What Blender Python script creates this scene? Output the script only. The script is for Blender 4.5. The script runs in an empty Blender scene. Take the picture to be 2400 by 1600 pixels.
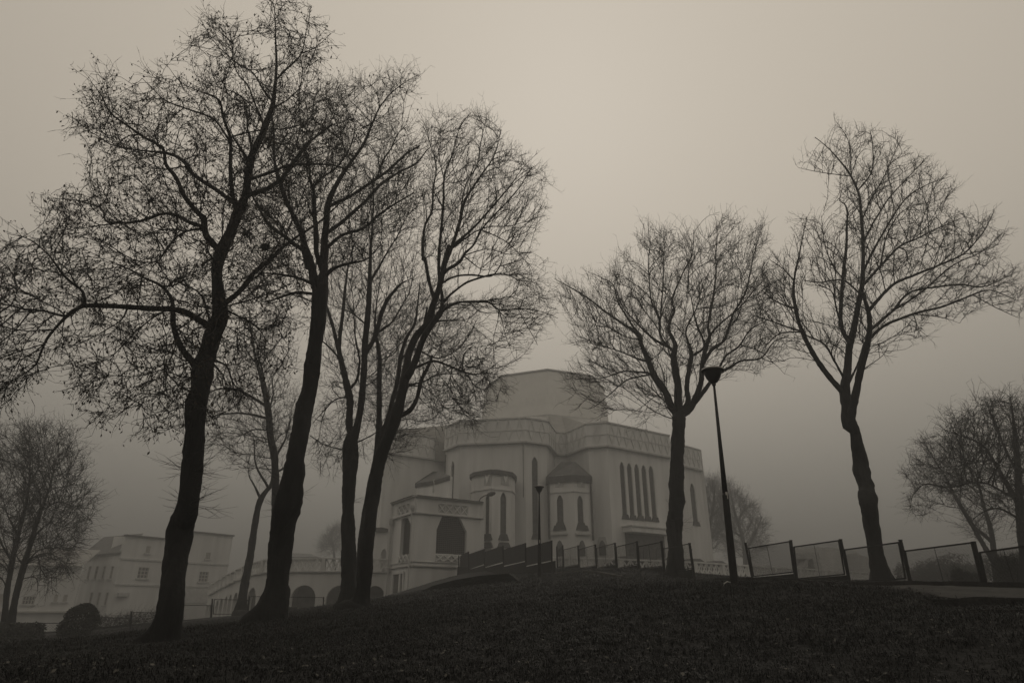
import bpy, math, random
import numpy as np
from mathutils import Vector
from mathutils.geometry import tessellate_polygon
random.seed(7); RNG = np.random.default_rng(7)
S = bpy.context.scene
C = S.collection

# ------------------------------------------------------------------ camera
F_PX = 1500.0; PITCH = math.radians(22.5)
cam_d = bpy.data.cameras.new('camera'); cam = bpy.data.objects.new('camera', cam_d); C.objects.link(cam)
cam_d.sensor_fit = 'HORIZONTAL'; cam_d.sensor_width = 36.0; cam_d.lens = 36.0 * F_PX / 2400.0
cam_d.clip_start = 0.05; cam_d.clip_end = 3000
cam.location = (0, 0, 0); cam.rotation_euler = (math.pi/2 + PITCH, 0, 0)
S.camera = cam
# ------------------------------------------------------------------ world: overcast sky, sun lost behind the fog
SUN_EL, SUN_AZ = math.radians(42), math.radians(6)       # azimuth: right of straight ahead
world = bpy.data.worlds.new('World'); S.world = world; world.use_nodes = True
nt = world.node_tree; nt.nodes.clear()
def N(t, kind, **kw):
    n = t.nodes.new(kind)
    for k, v in kw.items(): setattr(n, k, v)
    return n
out = N(nt, 'ShaderNodeOutputWorld'); bg = N(nt, 'ShaderNodeBackground'); bg.inputs['Strength'].default_value = 0.1
sky = N(nt, 'ShaderNodeTexSky', sky_type='NISHITA', sun_disc=False, sun_elevation=SUN_EL, sun_rotation=SUN_AZ, air_density=3.0, dust_density=8.0, ozone_density=0.5)
tc = N(nt, 'ShaderNodeTexCoord')
sep = N(nt, 'ShaderNodeSeparateXYZ'); nt.links.new(tc.outputs['Generated'], sep.inputs[0])
ramp = N(nt, 'ShaderNodeValToRGB'); nt.links.new(sep.outputs['Z'], ramp.inputs[0])
cr = ramp.color_ramp; cr.interpolation = 'B_SPLINE'
SKYRAMP = [(0.0, 0.13), (0.12, 0.25), (0.3, 0.40), (0.5, 0.48), (0.72, 0.46), (1.0, 0.48)]
SKYGAIN = 10.9
cr.elements[0].position, cr.elements[1].position = 0.0, 1.0
for p, v in SKYRAMP[1:-1]: cr.elements.new(p)
for e, (p, v) in zip(cr.elements, SKYRAMP):
    t = min(1, (v - 0.12) / 0.36); w = (1.0, 0.95 - 0.06*t, 0.82 - 0.08*t)
    e.position = p; e.color = (v*w[0], v*w[1], v*w[2], 1)
# broad brightening around the hidden sun
sd = N(nt, 'ShaderNodeVectorMath', operation='DOT_PRODUCT')
nt.links.new(tc.outputs['Generated'], sd.inputs[0])
sd.inputs[1].default_value = (math.sin(SUN_AZ)*math.cos(SUN_EL), math.cos(SUN_AZ)*math.cos(SUN_EL), math.sin(SUN_EL))
cl = N(nt, 'ShaderNodeMath', operation='MAXIMUM'); cl.inputs[1].default_value = 0.0; nt.links.new(sd.outputs['Value'], cl.inputs[0])
pw = N(nt, 'ShaderNodeMath', operation='POWER'); pw.inputs[1].default_value = 2.1; nt.links.new(cl.outputs[0], pw.inputs[0])
mr = N(nt, 'ShaderNodeMath', operation='MULTIPLY_ADD'); mr.inputs[1].default_value = 0.5; mr.inputs[2].default_value = 0.82; nt.links.new(pw.outputs[0], mr.inputs[0])
mul = N(nt, 'ShaderNodeMath', operation='MULTIPLY'); mul.inputs[1].default_value = SKYGAIN; nt.links.new(mr.outputs[0], mul.inputs[0])
vm = N(nt, 'ShaderNodeVectorMath', operation='SCALE'); nt.links.new(ramp.outputs[0], vm.inputs[0]); nt.links.new(mul.outputs[0], vm.inputs['Scale'])
hs = N(nt, 'ShaderNodeHueSaturation'); hs.inputs['Saturation'].default_value = 0.15; hs.inputs['Value'].default_value = 0.3; nt.links.new(sky.outputs[0], hs.inputs['Color'])
mixw = N(nt, 'ShaderNodeMix', data_type='RGBA'); mixw.inputs['Factor'].default_value = 0.96
nt.links.new(hs.outputs[0], mixw.inputs['A']); nt.links.new(vm.outputs[0], mixw.inputs['B'])
nt.links.new(mixw.outputs['Result'], bg.inputs['Color']); nt.links.new(bg.outputs[0], out.inputs[0])
sun_d = bpy.data.lights.new('sun', 'SUN'); sun_d.energy = 0.5; sun_d.angle = math.radians(25); sun_d.color = (1, 0.93, 0.82)
sun = bpy.data.objects.new('sun', sun_d); C.objects.link(sun)
sun.rotation_euler = Vector((-math.sin(SUN_AZ)*math.cos(SUN_EL), -math.cos(SUN_AZ)*math.cos(SUN_EL), -math.sin(SUN_EL))).to_track_quat('-Z', 'Y').to_euler()
S.view_settings.view_transform = 'Standard'; S.view_settings.look = 'None'; S.view_settings.gamma = 1; S.view_settings.exposure = 0
S.view_settings.use_curve_mapping = False
S.render.engine = 'CYCLES'
S.cycles.use_denoising = True
S.cycles.max_bounces = 4; S.cycles.diffuse_bounces = 2; S.cycles.glossy_bounces = 2; S.cycles.volume_bounces = 1
S.cycles.transparent_max_bounces = 8
S.cycles.sample_clamp_indirect = 4.0
FOG = 0.0052

# ------------------------------------------------------------------ pixel <-> place
cp, sp = math.cos(PITCH), math.sin(PITCH)
def ray(px, py):
    a = (px - 1200) / F_PX; v = (800 - py) / F_PX
    return np.array([a, cp - v*sp, sp + v*cp])
def W(px, py, Y):
    r = ray(px, py); return r * (Y / r[1])
def WH(px, py, H):
    r = ray(px, py); return r * (H / r[2])
def pxsize(px, py, Y):              # metres per photo pixel there
    return Y / ray(px, py)[1] / F_PX
ORG = {'A': (0, 0, 2.94), 'B': (0, 500, 2.94), 'C': (600, 100, 2.94), 'D': (600, 550, 2.94), 'E': (1250, 480, 2.903), 'F': (1800, 250, 2.09),
       'G': (2000, 850, 2.85), 'H': (850, 840, 2.7035), 'P': (0, 1150, 3.36), 'Q': (450, 1150, 3.36), 'R': (1050, 1150, 3.36), 'T': (1700, 1150, 3.36), 'O': (0, 0, 1)}
def O(k, x, y):
    ox, oy, s = ORG[k]; return (ox + x/s, oy + y/s)
def L(spec):
    """'A x,y,w x,y,w B x,y,w' -> [(px,py,w)] in photo pixels"""
    k = 'O'; res = []
    for tok in spec.split():
        if tok in ORG: k = tok; continue
        v = [float(t) for t in tok.split(',')]; p = O(k, v[0], v[1])
        res.append((p[0], p[1], v[2]/ORG[k][2]) if len(v) > 2 else p)
    return res

# ------------------------------------------------------------------ materials
def mat(name, col, rough=0.85, noise=0.0, scale=4.0, bump=0.0, bscale=30.0, metal=0.0, col2=None, stretch=None, spec=0.3):
    m = bpy.data.materials.new(name); m.use_nodes = True; t = m.node_tree
    b = t.nodes['Principled BSDF']; b.inputs['Roughness'].default_value = rough; b.inputs['Metallic'].default_value = metal
    b.inputs['Specular IOR Level'].default_value = spec
    b.inputs['Base Color'].default_value = (*col, 1)
    co = N(t, 'ShaderNodeTexCoord'); mp = N(t, 'ShaderNodeMapping'); t.links.new(co.outputs['Object'], mp.inputs[0])
    if stretch: mp.inputs['Scale'].default_value = stretch
    if noise > 0 or col2:
        n = N(t, 'ShaderNodeTexNoise'); n.inputs['Scale'].default_value = scale; n.inputs['Detail'].default_value = 6; t.links.new(mp.outputs[0], n.inputs[0])
        r = N(t, 'ShaderNodeValToRGB'); t.links.new(n.outputs[0], r.inputs[0])
        r.color_ramp.elements[0].position = 0.32; r.color_ramp.elements[1].position = 0.7
        a = tuple(c*(1-noise) for c in col); c2 = col2 or tuple(min(1, c*(1+noise)) for c in col)
        r.color_ramp.elements[0].color = (*a, 1); r.color_ramp.elements[1].color = (*c2, 1)
        t.links.new(r.outputs[0], b.inputs['Base Color'])
    if bump > 0:
        n2 = N(t, 'ShaderNodeTexNoise'); n2.inputs['Scale'].default_value = bscale; n2.inputs['Detail'].default_value = 5; t.links.new(mp.outputs[0], n2.inputs[0])
        bp = N(t, 'ShaderNodeBump'); bp.inputs['Strength'].default_value = bump; bp.inputs['Distance'].default_value = 0.05
        t.links.new(n2.outputs[0], bp.inputs['Height']); t.links.new(bp.outputs[0], b.inputs['Normal'])
    return m
M = dict(
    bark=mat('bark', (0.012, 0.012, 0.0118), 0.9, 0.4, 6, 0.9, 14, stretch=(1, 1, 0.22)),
    twig=mat('twig', (0.012, 0.0118, 0.0115), 0.85),
    leaf=mat('dry_leaf', (0.05, 0.04, 0.028), 0.8),
    soil=mat('soil', (0.004, 0.004, 0.0039), 0.95, 0.5, 1.3, 1.0, 9, col2=(0.011, 0.011, 0.0105)),
    grass=mat('grass_blade', (0.0025, 0.0025, 0.0025), 0.5, 0.5, 0.75, col2=(0.03, 0.0302, 0.0285), spec=0.15),
    litter=mat('fallen_leaf', (0.085, 0.08, 0.068), 0.7, 0.5, 3),
    plaster=mat('white_plaster', (0.79, 0.79, 0.775), 0.9, 0.15, 0.8, 0.15, 6, col2=(0.85, 0.85, 0.84), stretch=(1, 1, 0.13)),
    plaster2=mat('grey_plaster', (0.75, 0.75, 0.735), 0.9, 0.16, 0.7, 0.1, 6, col2=(0.79, 0.79, 0.775), stretch=(1, 1, 0.15)),
    trim=mat('trim', (0.54, 0.54, 0.53), 0.85, 0.12, 2),
    relief=mat('relief', (0.68, 0.68, 0.665), 0.85, 0.08, 2),
    roof=mat('roof_metal', (0.10, 0.10, 0.098), 0.7, 0.2, 1.5),
    dome=mat('dome_copper', (0.3, 0.295, 0.28), 0.8, 0.12, 0.8), drumwall=mat('drum_plaster', (0.8, 0.79, 0.76), 0.9, 0.05, 0.8),
    glass=mat('window_glass', (0.13, 0.13, 0.127), 0.5, 0.3, 2),
    darkglass=mat('dark_glass', (0.035, 0.034, 0.033), 0.4, 0.3, 2), darkbar=mat('lattice_bar', (0.16, 0.155, 0.15), 0.7),
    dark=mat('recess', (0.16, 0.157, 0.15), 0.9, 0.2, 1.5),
    frame=mat('window_frame', (0.5, 0.48, 0.45), 0.7),
    iron=mat('dark_iron', (0.01, 0.01, 0.01), 0.6, 0.2, 20),
    black=mat('black_sheet', (0.012, 0.012, 0.012), 0.55, 0.3, 5),
    pole=mat('lamp_pole', (0.016, 0.0155, 0.015), 0.6, 0.3, 9),
    bowl=mat('lamp_bowl', (0.012, 0.012, 0.0115), 0.35),
    cap=mat('lamp_cap', (0.22, 0.21, 0.2), 0.5, 0.2, 5),
    conc=mat('concrete', (0.022, 0.021, 0.02), 0.92, 0.4, 4, 0.5, 25),
    kerb=mat('kerb_stone', (0.09, 0.087, 0.08), 0.9, 0.3, 6, 0.3, 30),
    paving=mat('paving', (0.028, 0.027, 0.025), 0.9, 0.45, 3, 0.6, 18),
    sticker=mat('paper_notice', (0.5, 0.49, 0.46), 0.7),
    shrub=mat('shrub_leaf', (0.04, 0.042, 0.034), 0.8, 0.4, 6),
    paint=mat('car_paint', (0.12, 0.12, 0.12), 0.3, metal=0.3), paint2=mat('pale_car_paint', (0.4, 0.4, 0.39), 0.3, metal=0.2),
    tyre=mat('tyre_rubber', (0.02, 0.02, 0.02), 0.9), lens=mat('lamp_lens', (0.5, 0.48, 0.45), 0.2),
)
# ------------------------------------------------------------------ objects
def tag(o, label=None, cat=None, group=None, kind=None):
    for k, v in (('label', label), ('category', cat), ('group', group), ('kind', kind)):
        if v: o[k] = v
    return o
def empty(name, loc, label, cat, group=None):
    o = bpy.data.objects.new(name, None); C.objects.link(o); o.location = Vector([float(c) for c in loc]); o.empty_display_size = 0.3
    return tag(o, label, cat, group)
def root_name(o):
    while o.parent: o = o.parent
    return o.name
def root_loc(o):
    while o.parent: o = o.parent
    return np.array(o.location)
class MB:
    def __init__(s): s.v = []; s.f = []; s.n = 0
    def add(s, v, f):
        v = np.asarray(v, float).reshape(-1, 3); s.v.append(v)
        s.f.extend([tuple(i + s.n for i in q) for q in f]); s.n += len(v); return s
    def box(s, c, d, rot=0.0):
        x, y, z = d[0]/2, d[1]/2, d[2]/2; k, q = math.cos(rot), math.sin(rot)
        vs = [(c[0]+a*x*k-b*y*q, c[1]+a*x*q+b*y*k, c[2]+e*z) for a, b, e in ((-1,-1,-1),(1,-1,-1),(1,1,-1),(-1,1,-1),(-1,-1,1),(1,-1,1),(1,1,1),(-1,1,1))]
        return s.add(vs, [(3,2,1,0),(4,5,6,7),(0,1,5,4),(1,2,6,5),(2,3,7,6),(3,0,4,7)])
    def bar(s, p, q, w, d=None, up=(0, 0, 1)):
        p, q = np.array(p, float), np.array(q, float); d = d or w
        t = q - p; t /= max(np.linalg.norm(t), 1e-9); a = np.cross(t, up)
        if np.linalg.norm(a) < 1e-3: a = np.cross(t, (1, 0, 0))
        a /= np.linalg.norm(a); b = np.cross(a, t); a *= w/2; b *= d/2
        vs = [p-a-b, p+a-b, p+a+b, p-a+b, q-a-b, q+a-b, q+a+b, q-a+b]
        return s.add(vs, [(3,2,1,0),(4,5,6,7),(0,1,5,4),(1,2,6,5),(2,3,7,6),(3,0,4,7)])
    def prism(s, P, Q, pts, z0=None, t0=0.0, t1=0.1):
        """pts: (u, z) outline on the wall from P to Q, extruded from t0 to t1 along the outward normal"""
        vs0 = [onwall(P, Q, u, z, t0) for u, z in pts]; vs1 = [onwall(P, Q, u, z, t1) for u, z in pts]; n = len(pts)
        return s.add(vs0 + vs1, [tuple(range(n))[::-1], tuple(range(n, 2*n))] + [(i, (i+1) % n, n+(i+1) % n, n+i) for i in range(n)])
    def tube(s, P, r, n=8, cap=True):
        v, f = tube_geo(np.asarray(P, float), np.asarray(r, float) * np.ones(len(P)), n, cap); return s.add(v, f)
    def lathe(s, c, prof, n=24, axis=(0, 0, 1)):
        c = np.array(c, float); ax = np.array(axis, float); ax /= np.linalg.norm(ax)
        a = np.cross(ax, (0, 1, 0)); a /= np.linalg.norm(a); b = np.cross(ax, a)
        vs = []; m = len(prof)
        for r, z in prof:
            for k in range(n):
                t = 2*math.pi*k/n; vs.append(c + ax*z + r*(math.cos(t)*a + math.sin(t)*b))
        fs = [(i*n+k, i*n+(k+1) % n, (i+1)*n+(k+1) % n, (i+1)*n+k) for i in range(m-1) for k in range(n)]
        return s.add(vs, fs)
    def build(s, name, m, parent=None, smooth=False, origin=None):
        o_ = root_loc(parent) if parent is not None else (np.array(origin, float) if origin is not None else np.zeros(3))
        v = np.concatenate(s.v) - o_
        me = bpy.data.meshes.new(name); me.from_pydata(v.tolist(), [], s.f); me.materials.append(m)
        if smooth: me.polygons.foreach_set('use_smooth', [True]*len(me.polygons))
        me.update()
        o = bpy.data.objects.new(name, me); C.objects.link(o)
        if parent is not None: o.parent = parent
        elif origin is not None: o.location = Vector([float(c) for c in origin])
        return o
def tube_geo(P, r, n, cap=True):
    m = len(P)
    T = np.zeros_like(P); T[1:-1] = P[2:] - P[:-2]; T[0] = P[1]-P[0]; T[-1] = P[-1]-P[-2]
    T /= np.maximum(np.linalg.norm(T, axis=1, keepdims=True), 1e-9)
    a = np.cross(T[0], (0.31, 0.9, 0.2)); a /= np.linalg.norm(a); A = np.zeros_like(P)
    for i in range(m):
        a = a - T[i]*np.dot(a, T[i]); a /= max(np.linalg.norm(a), 1e-9); A[i] = a
    Bv = np.cross(T, A); th = np.arange(n)*2*math.pi/n
    V = P[:, None, :] + r[:, None, None]*(np.cos(th)[None, :, None]*A[:, None, :] + np.sin(th)[None, :, None]*Bv[:, None, :])
    V = V.reshape(-1, 3)
    i = np.arange(m-1)[:, None]*n; k = np.arange(n)[None, :]; k2 = (k+1) % n
    F = np.stack([i+k, i+k2, i+n+k2, i+n+k], -1).reshape(-1, 4)
    f = [tuple(q) for q in F.tolist()]
    if cap: f.append(tuple(range(n))[::-1]); f.append(tuple(range((m-1)*n, m*n)))
    return V, f
def onwall(P, Q, u, z, t=0.0):
    P, Q = np.array(P[:2], float), np.array(Q[:2], float); d = Q-P; d /= np.linalg.norm(d); n = np.array([d[1], -d[0]])
    if np.dot(n, (P+Q)/2) > 0: n = -n                      # outward = towards the camera side
    w = P + d*u + n*t; return np.array([w[0], w[1], z])
def wlen(P, Q): return float(np.linalg.norm(np.array(Q[:2])-np.array(P[:2])))
def to_wall(P, Q, px, py):
    """where the sight line of a photo point meets the wall: (u, z)"""
    P, Q = np.array(P[:2], float), np.array(Q[:2], float); d = Q-P; Ln = np.linalg.norm(d); d /= Ln; r = ray(px, py)
    A = np.array([[r[0], -d[0]], [r[1], -d[1]]]); t, u = np.linalg.solve(A, P); return u, r[2]*t
def wall(name, P, Q, z0, z1, holes, m, parent, depth=0.35, t=0.0):
    """wall face with real openings: reveals run `depth` back"""
    Ln = wlen(P, Q)
    outer = [Vector((0, z0, 0)), Vector((Ln, z0, 0)), Vector((Ln, z1, 0)), Vector((0, z1, 0))]
    loops = [outer] + [[Vector((u, z, 0)) for u, z in h] for h in holes]
    tris = tessellate_polygon(loops); flat = [p for l in loops for p in l]; mb = MB()
    mb.add([onwall(P, Q, p.x, p.y, t) for p in flat], [tuple(q) for q in tris])
    for h in holes:
        n = len(h); mb.add([onwall(P, Q, u, z, t) for u, z in h] + [onwall(P, Q, u, z, t-depth) for u, z in h], [(i, (i+1) % n, n+(i+1) % n, n+i) for i in range(n)])
    a, b = onwall(P, Q, 0, z0, t-0.5), onwall(P, Q, Ln, z0, t-0.5)   # back and ends give it thickness
    mb.add([onwall(P,Q,0,z0,t), onwall(P,Q,0,z1,t), onwall(P,Q,0,z1,t-0.5), onwall(P,Q,0,z0,t-0.5), onwall(P,Q,Ln,z0,t), onwall(P,Q,Ln,z1,t), onwall(P,Q,Ln,z1,t-0.5), onwall(P,Q,Ln,z0,t-0.5)],
           [(0,1,2,3), (4,5,6,7), (1,5,6,2)])
    return mb.build(name, m, parent)
def pane(P, Q, h, m, parent, depth=0.3, name='window', bars=None, t=0.0):
    mb = MB(); n = len(h); mb.add([onwall(P, Q, u, z, t-depth) for u, z in h], [tuple(range(n))])
    o = mb.build(name, m, parent)
    if bars:
        us = [u for u, z in h]; zs = [z for u, z in h]; u0, u1, z0, z1 = min(us), max(us), min(zs), max(zs); nb, nr, w = bars; b = MB()
        def span(vals, fix, ax):            # clip a bar to the outline
            hits = []
            for i in range(n):
                a, c = h[i], h[(i+1) % n]; fa, fc = a[ax], c[ax]
                if (fa-fix)*(fc-fix) < 0: s_ = (fix-fa)/(fc-fa); hits.append(a[1-ax] + s_*(c[1-ax]-a[1-ax]))
            return (min(hits), max(hits)) if len(hits) >= 2 else None
        for i in range(1, nb):
            u = u0+(u1-u0)*i/nb; s_ = span(h, u, 0)
            if s_: b.bar(onwall(P, Q, u, s_[0], t-depth+0.05), onwall(P, Q, u, s_[1], t-depth+0.05), w)
        for j in range(1, nr):
            z = z0+(z1-z0)*j/nr; s_ = span(h, z, 1)
            if s_: b.bar(onwall(P, Q, s_[0], z, t-depth+0.06), onwall(P, Q, s_[1], z, t-depth+0.06), w)
        for i in range(n): b.bar(onwall(P, Q, *h[i], t-depth+0.055), onwall(P, Q, *h[(i+1) % n], t-depth+0.055), w*1.4)
        b.build('window_frame', M['darkbar'] if (m is M['darkglass'] or root_name(parent) == 'church') else bars_mat[0], o)
    return o
bars_mat = [M['frame']]

# ------------------------------------------------------------------ terrain
ctrl = [(-60,1600,6.0),(600,1600,6.6),(1200,1600,7),(1800,1600,7),(2460,1600,6.6),
        (0,1560,10),(-60,1520,16),(385,1503,15),(120,1535,13),(630,1458,20),(500,1470,19),(850,1424,24),(815,1420,29),
        (1200,1500,10),(1200,1420,16),(1200,1376,26),(1264,1352,34),(1450,1356,30),(1722,1369,15),(1700,1450,10.5),(2000,1450,10.5),(2330,1447,9),
        (1765,1364,29),(1990,1366,25),(2130,1372,22.4),(2285,1376,19.7),(2400,1382,17.5),(2070,1366,26),(1583,1346,34),(1622,1358,32),(1950,1374,18),(2206,1410,12),(2400,1411,11.5),(2400,1385,17),
        (2320,1432,10.2),(2400,1432,10),
        (1550,1340,35),(1470,1333,38),(1372,1332,46),(1300,1330,52),(1292,1344,40),(1180,1345,50),(1085,1345,56),(980,1388,42),(905,1402,38),
        (580,1440,50),(500,1446,48),(430,1458,46),(310,1475,44),(200,1497,42),(90,1512,40),(-60,1520,38),(250,1515,28),(380,1490,30),(125,1480,50),(240,1469,54),(320,1461,57),(640,1436,42),(760,1432,48)]
CX = np.array([W(a, b, y) for a, b, y in ctrl])
extra = [(0, 0, -1.6), (-6, -2, -1.75), (6, -2, -1.5), (0, -20, -3.5), (-30, -20, -4), (30, -20, -3), (-60, 30, -3.5), (60, 20, 1.0), (-120, 60, -3.2), (-60, 60, -3.0), (-25, 66, -1.6), (-8, 66, -0.6), (-45, 90, -3.2), (-20, 90, -2),
         (0, 72, 1.5), (12, 50, 1.0), (22, 48, 0.6), (35, 50, 0.8), (30, 70, 1.5), (60, 80, 1.5), (0, 120, 1.5), (60, 160, 1.5), (-60, 160, -3), (150, 100, 1), (-150, 150, -3), (0, 400, 0), (300, 300, 0), (-300, 300, -3), (-300, -40, -4), (300, -40, 0), (0, 900, 0)]
CX = np.vstack([CX, np.array(extra)])
def phi(d): return np.sqrt(d*d + 4.0)
D_ = np.linalg.norm(CX[:, None, :2]-CX[None, :, :2], axis=2); n_ = len(CX)
Am = np.zeros((n_+3, n_+3)); Am[:n_, :n_] = phi(D_) - 0.02*np.eye(n_); Am[:n_, n_] = 1; Am[:n_, n_+1:] = CX[:, :2]; Am[n_:, :n_] = Am[:n_, n_:].T
sol = np.linalg.solve(Am, np.concatenate([CX[:, 2], [0, 0, 0]]))
def ground(x, y, rough=True):
    x = np.atleast_1d(np.asarray(x, float)); y = np.atleast_1d(np.asarray(y, float)); z = np.zeros(len(x))
    for i in range(0, len(x), 20000):
        d = np.sqrt((x[i:i+20000, None]-CX[None, :, 0])**2 + (y[i:i+20000, None]-CX[None, :, 1])**2)
        z[i:i+20000] = phi(d) @ sol[:n_] + sol[n_] + sol[n_+1]*x[i:i+20000] + sol[n_+2]*y[i:i+20000]
    if rough:
        z = z + (0.03*np.sin(x*1.3+0.7*y)*np.sin(y*1.1+1.1) + 0.02*np.sin(x*3.1-y*2.2)*np.cos(y*2.7+x) + 0.014*np.sin(x*6.3+y*1.7)*np.sin(y*5.9-x*0.8) + 0.03*np.sin(x*0.55-y*0.8+2))*np.clip(1.3-np.abs(y)/60, 0.3, 1)
    return z
def gz(x, y): return float(ground(x, y)[0])
def on_ground(px, Y, dz=0.0):
    x = (px-1200)/F_PX*Y*0.93; return np.array([x, Y, gz(x, Y)+dz])

u = np.linspace(-1, 1, 321); gx = np.sinh(u*5.2)/np.sinh(5.2)*900
w_ = np.linspace(-0.42, 1, 361); gy = np.sinh(w_*5.2)/np.sinh(5.2)*1000 + 6
GX, GY = np.meshgrid(gx, gy); Z = ground(GX.ravel(), GY.ravel())
gm = MB(); nx, ny = len(gx), len(gy)
ii, jj = np.meshgrid(np.arange(ny-1), np.arange(nx-1), indexing='ij'); a = (ii*nx+jj).ravel()
gm.v = [np.stack([GX.ravel(), GY.ravel(), Z], 1)]; gm.f = list(map(tuple, np.stack([a, a+1, a+nx+1, a+nx], 1).tolist()))
g_obj = gm.build('ground', M['soil'], smooth=True); tag(g_obj, kind='structure')
ZMIN = float(Z.min())

# ------------------------------------------------------------------ grass: uncountable, geometry nodes on a patch of the slope
def grass_patch():
    xs = np.linspace(-34, 34, 150); ys = np.linspace(3.5, 46, 110); X, Y = np.meshgrid(xs, ys)
    keep = (np.abs(X) < Y*0.92+3)
    z = ground(X.ravel(), Y.ravel()); mb = MB(); mb.v = [np.stack([X.ravel(), Y.ravel(), z-0.01], 1)]
    n = len(xs); fs = []
    for i in range(len(ys)-1):
        for j in range(n-1):
            if not keep[i, j]: continue
            x, y = X[i, j], Y[i, j]
            if path_zone(x, y): continue
            fs.append((i*n+j, i*n+j+1, (i+1)*n+j+1, (i+1)*n+j))
    mb.f = fs
    o = mb.build('grass', M['grass']); tag(o, 'short matted dark grass covering the slope', 'grass', kind='stuff')
    # tuft meshes
    tufts = []
    for k in range(4):
        t = MB(); rnd = random.Random(k)
        for b in range(11):
            an = rnd.uniform(0, 6.28); le = rnd.uniform(0.025, 0.075); ln = rnd.uniform(0.3, 1.3); bx, by = rnd.gauss(0, 0.04), rnd.gauss(0, 0.04)
            d = np.array([math.cos(an), math.sin(an), 0]); s_ = np.array([-d[1], d[0], 0])*0.0035; p = np.array([bx, by, -0.005])
            m_ = p + d*le*ln*0.4 + np.array([0, 0, le*0.6]); e = p + d*le*ln + np.array([0, 0, le*(0.9 - 0.3*ln)])
            t.add([p-s_, p+s_, m_+s_*0.8, m_-s_*0.8, e], [(0, 1, 2, 3), (3, 2, 4)])
        me = bpy.data.meshes.new('tuft'); me.from_pydata(np.concatenate(t.v).tolist(), [], t.f); me.materials.append(M['grass']); tufts.append(me)
    col = bpy.data.collections.new('tufts')
    for me in tufts: col.objects.link(bpy.data.objects.new('grass_tuft', me))
    ng = bpy.data.node_groups.new('scatter', 'GeometryNodeTree')
    ng.interface.new_socket('Geometry', in_out='INPUT', socket_type='NodeSocketGeometry'); ng.interface.new_socket('Geometry', in_out='OUTPUT', socket_type='NodeSocketGeometry')
    gi, go = N(ng, 'NodeGroupInput'), N(ng, 'NodeGroupOutput')
    dp = N(ng, 'GeometryNodeDistributePointsOnFaces', distribute_method='RANDOM')
    pos = N(ng, 'GeometryNodeInputPosition'); ln = N(ng, 'ShaderNodeVectorMath', operation='LENGTH'); ng.links.new(pos.outputs[0], ln.inputs[0])
    dm = N(ng, 'ShaderNodeMapRange'); dm.inputs['From Min'].default_value = 6; dm.inputs['From Max'].default_value = 26; dm.inputs['To Min'].default_value = 420; dm.inputs['To Max'].default_value = 50
    ng.links.new(ln.outputs['Value'], dm.inputs[0]); 
    nz = N(ng, 'ShaderNodeTexNoise'); nz.inputs['Scale'].default_value = 0.9; nz.inputs['Detail'].default_value = 3
    nr = N(ng, 'ShaderNodeMapRange'); nr.inputs['From Min'].default_value = 0.35; nr.inputs['From Max'].default_value = 0.6; nr.inputs['To Min'].default_value = 0.25; nr.inputs['To Max'].default_value = 1.0
    ng.links.new(nz.outputs[0], nr.inputs[0]); mm = N(ng, 'ShaderNodeMath', operation='MULTIPLY'); ng.links.new(dm.outputs[0], mm.inputs[0]); ng.links.new(nr.outputs[0], mm.inputs[1])
    ng.links.new(mm.outputs[0], dp.inputs['Density']); ng.links.new(gi.outputs[0], dp.inputs['Mesh'])
    ci = N(ng, 'GeometryNodeCollectionInfo'); ci.inputs['Collection'].default_value = col; ci.inputs['Separate Children'].default_value = True; ci.inputs['Reset Children'].default_value = True
    ip = N(ng, 'GeometryNodeInstanceOnPoints'); ip.inputs['Pick Instance'].default_value = True
    rv = N(ng, 'FunctionNodeRandomValue', data_type='FLOAT_VECTOR'); rv.inputs[0].default_value = (-0.25, -0.25, 0); rv.inputs[1].default_value = (0.25, 0.25, 6.28)
    rs = N(ng, 'FunctionNodeRandomValue', data_type='FLOAT'); rs.inputs[2].default_value = 0.35; rs.inputs[3].default_value = 1.5
    sm = N(ng, 'ShaderNodeMapRange'); sm.inputs['From Min'].default_value = 8; sm.inputs['From Max'].default_value = 30; sm.inputs['To Min'].default_value = 1; sm.inputs['To Max'].default_value = 1.8
    ng.links.new(ln.outputs['Value'], sm.inputs[0]); ms = N(ng, 'ShaderNodeMath', operation='MULTIPLY'); ng.links.new(rs.outputs[1], ms.inputs[0]); ng.links.new(sm.outputs[0], ms.inputs[1])
    ng.links.new(dp.outputs['Points'], ip.inputs['Points']); ng.links.new(ci.outputs[0], ip.inputs['Instance']); ng.links.new(rv.outputs[0], ip.inputs['Rotation']); ng.links.new(ms.outputs[0], ip.inputs['Scale'])
    ng.links.new(ip.outputs[0], go.inputs[0])
    md = o.modifiers.new('scatter', 'NODES'); md.node_group = ng
# path polygon (world plan)
path_up = [W(1760,1365,24), W(1834,1366,22), W(2000,1372,19.5), W(2117,1376,18.5), W(2300,1382,17.2), W(2520,1388,15.5)]
path_lo = [W(1760,1367,20.5), W(1834,1369,19), W(2000,1385,15.5), W(2117,1397,13.2), W(2206,1409,12.0), W(2500,1410,11.6)]
def path_zone(x, y):
    if x < 5: return False
    lo = np.interp(x, [p[0] for p in path_lo], [p[1] for p in path_lo]); hi = np.interp(x, [p[0] for p in path_up], [p[1] for p in path_up])
    return lo-0.1 < y < hi+0.1 and x > path_lo[0][0]
grass_patch()
mb = MB(); NP = 60; vs = []
xs_ = np.linspace(path_lo[0][0], 18, NP)
for x in xs_:
    lo = np.interp(x, [p[0] for p in path_lo], [p[1] for p in path_lo]); hi = np.interp(x, [p[0] for p in path_up], [p[1] for p in path_up])
    for k in range(9):
        y = lo+(hi-lo)*k/8; vs.append((x, y, gz(x, y)+0.05))
mb.add(vs, [(i*9+k, (i+1)*9+k, (i+1)*9+k+1, i*9+k+1) for i in range(NP-1) for k in range(8)])
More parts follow.
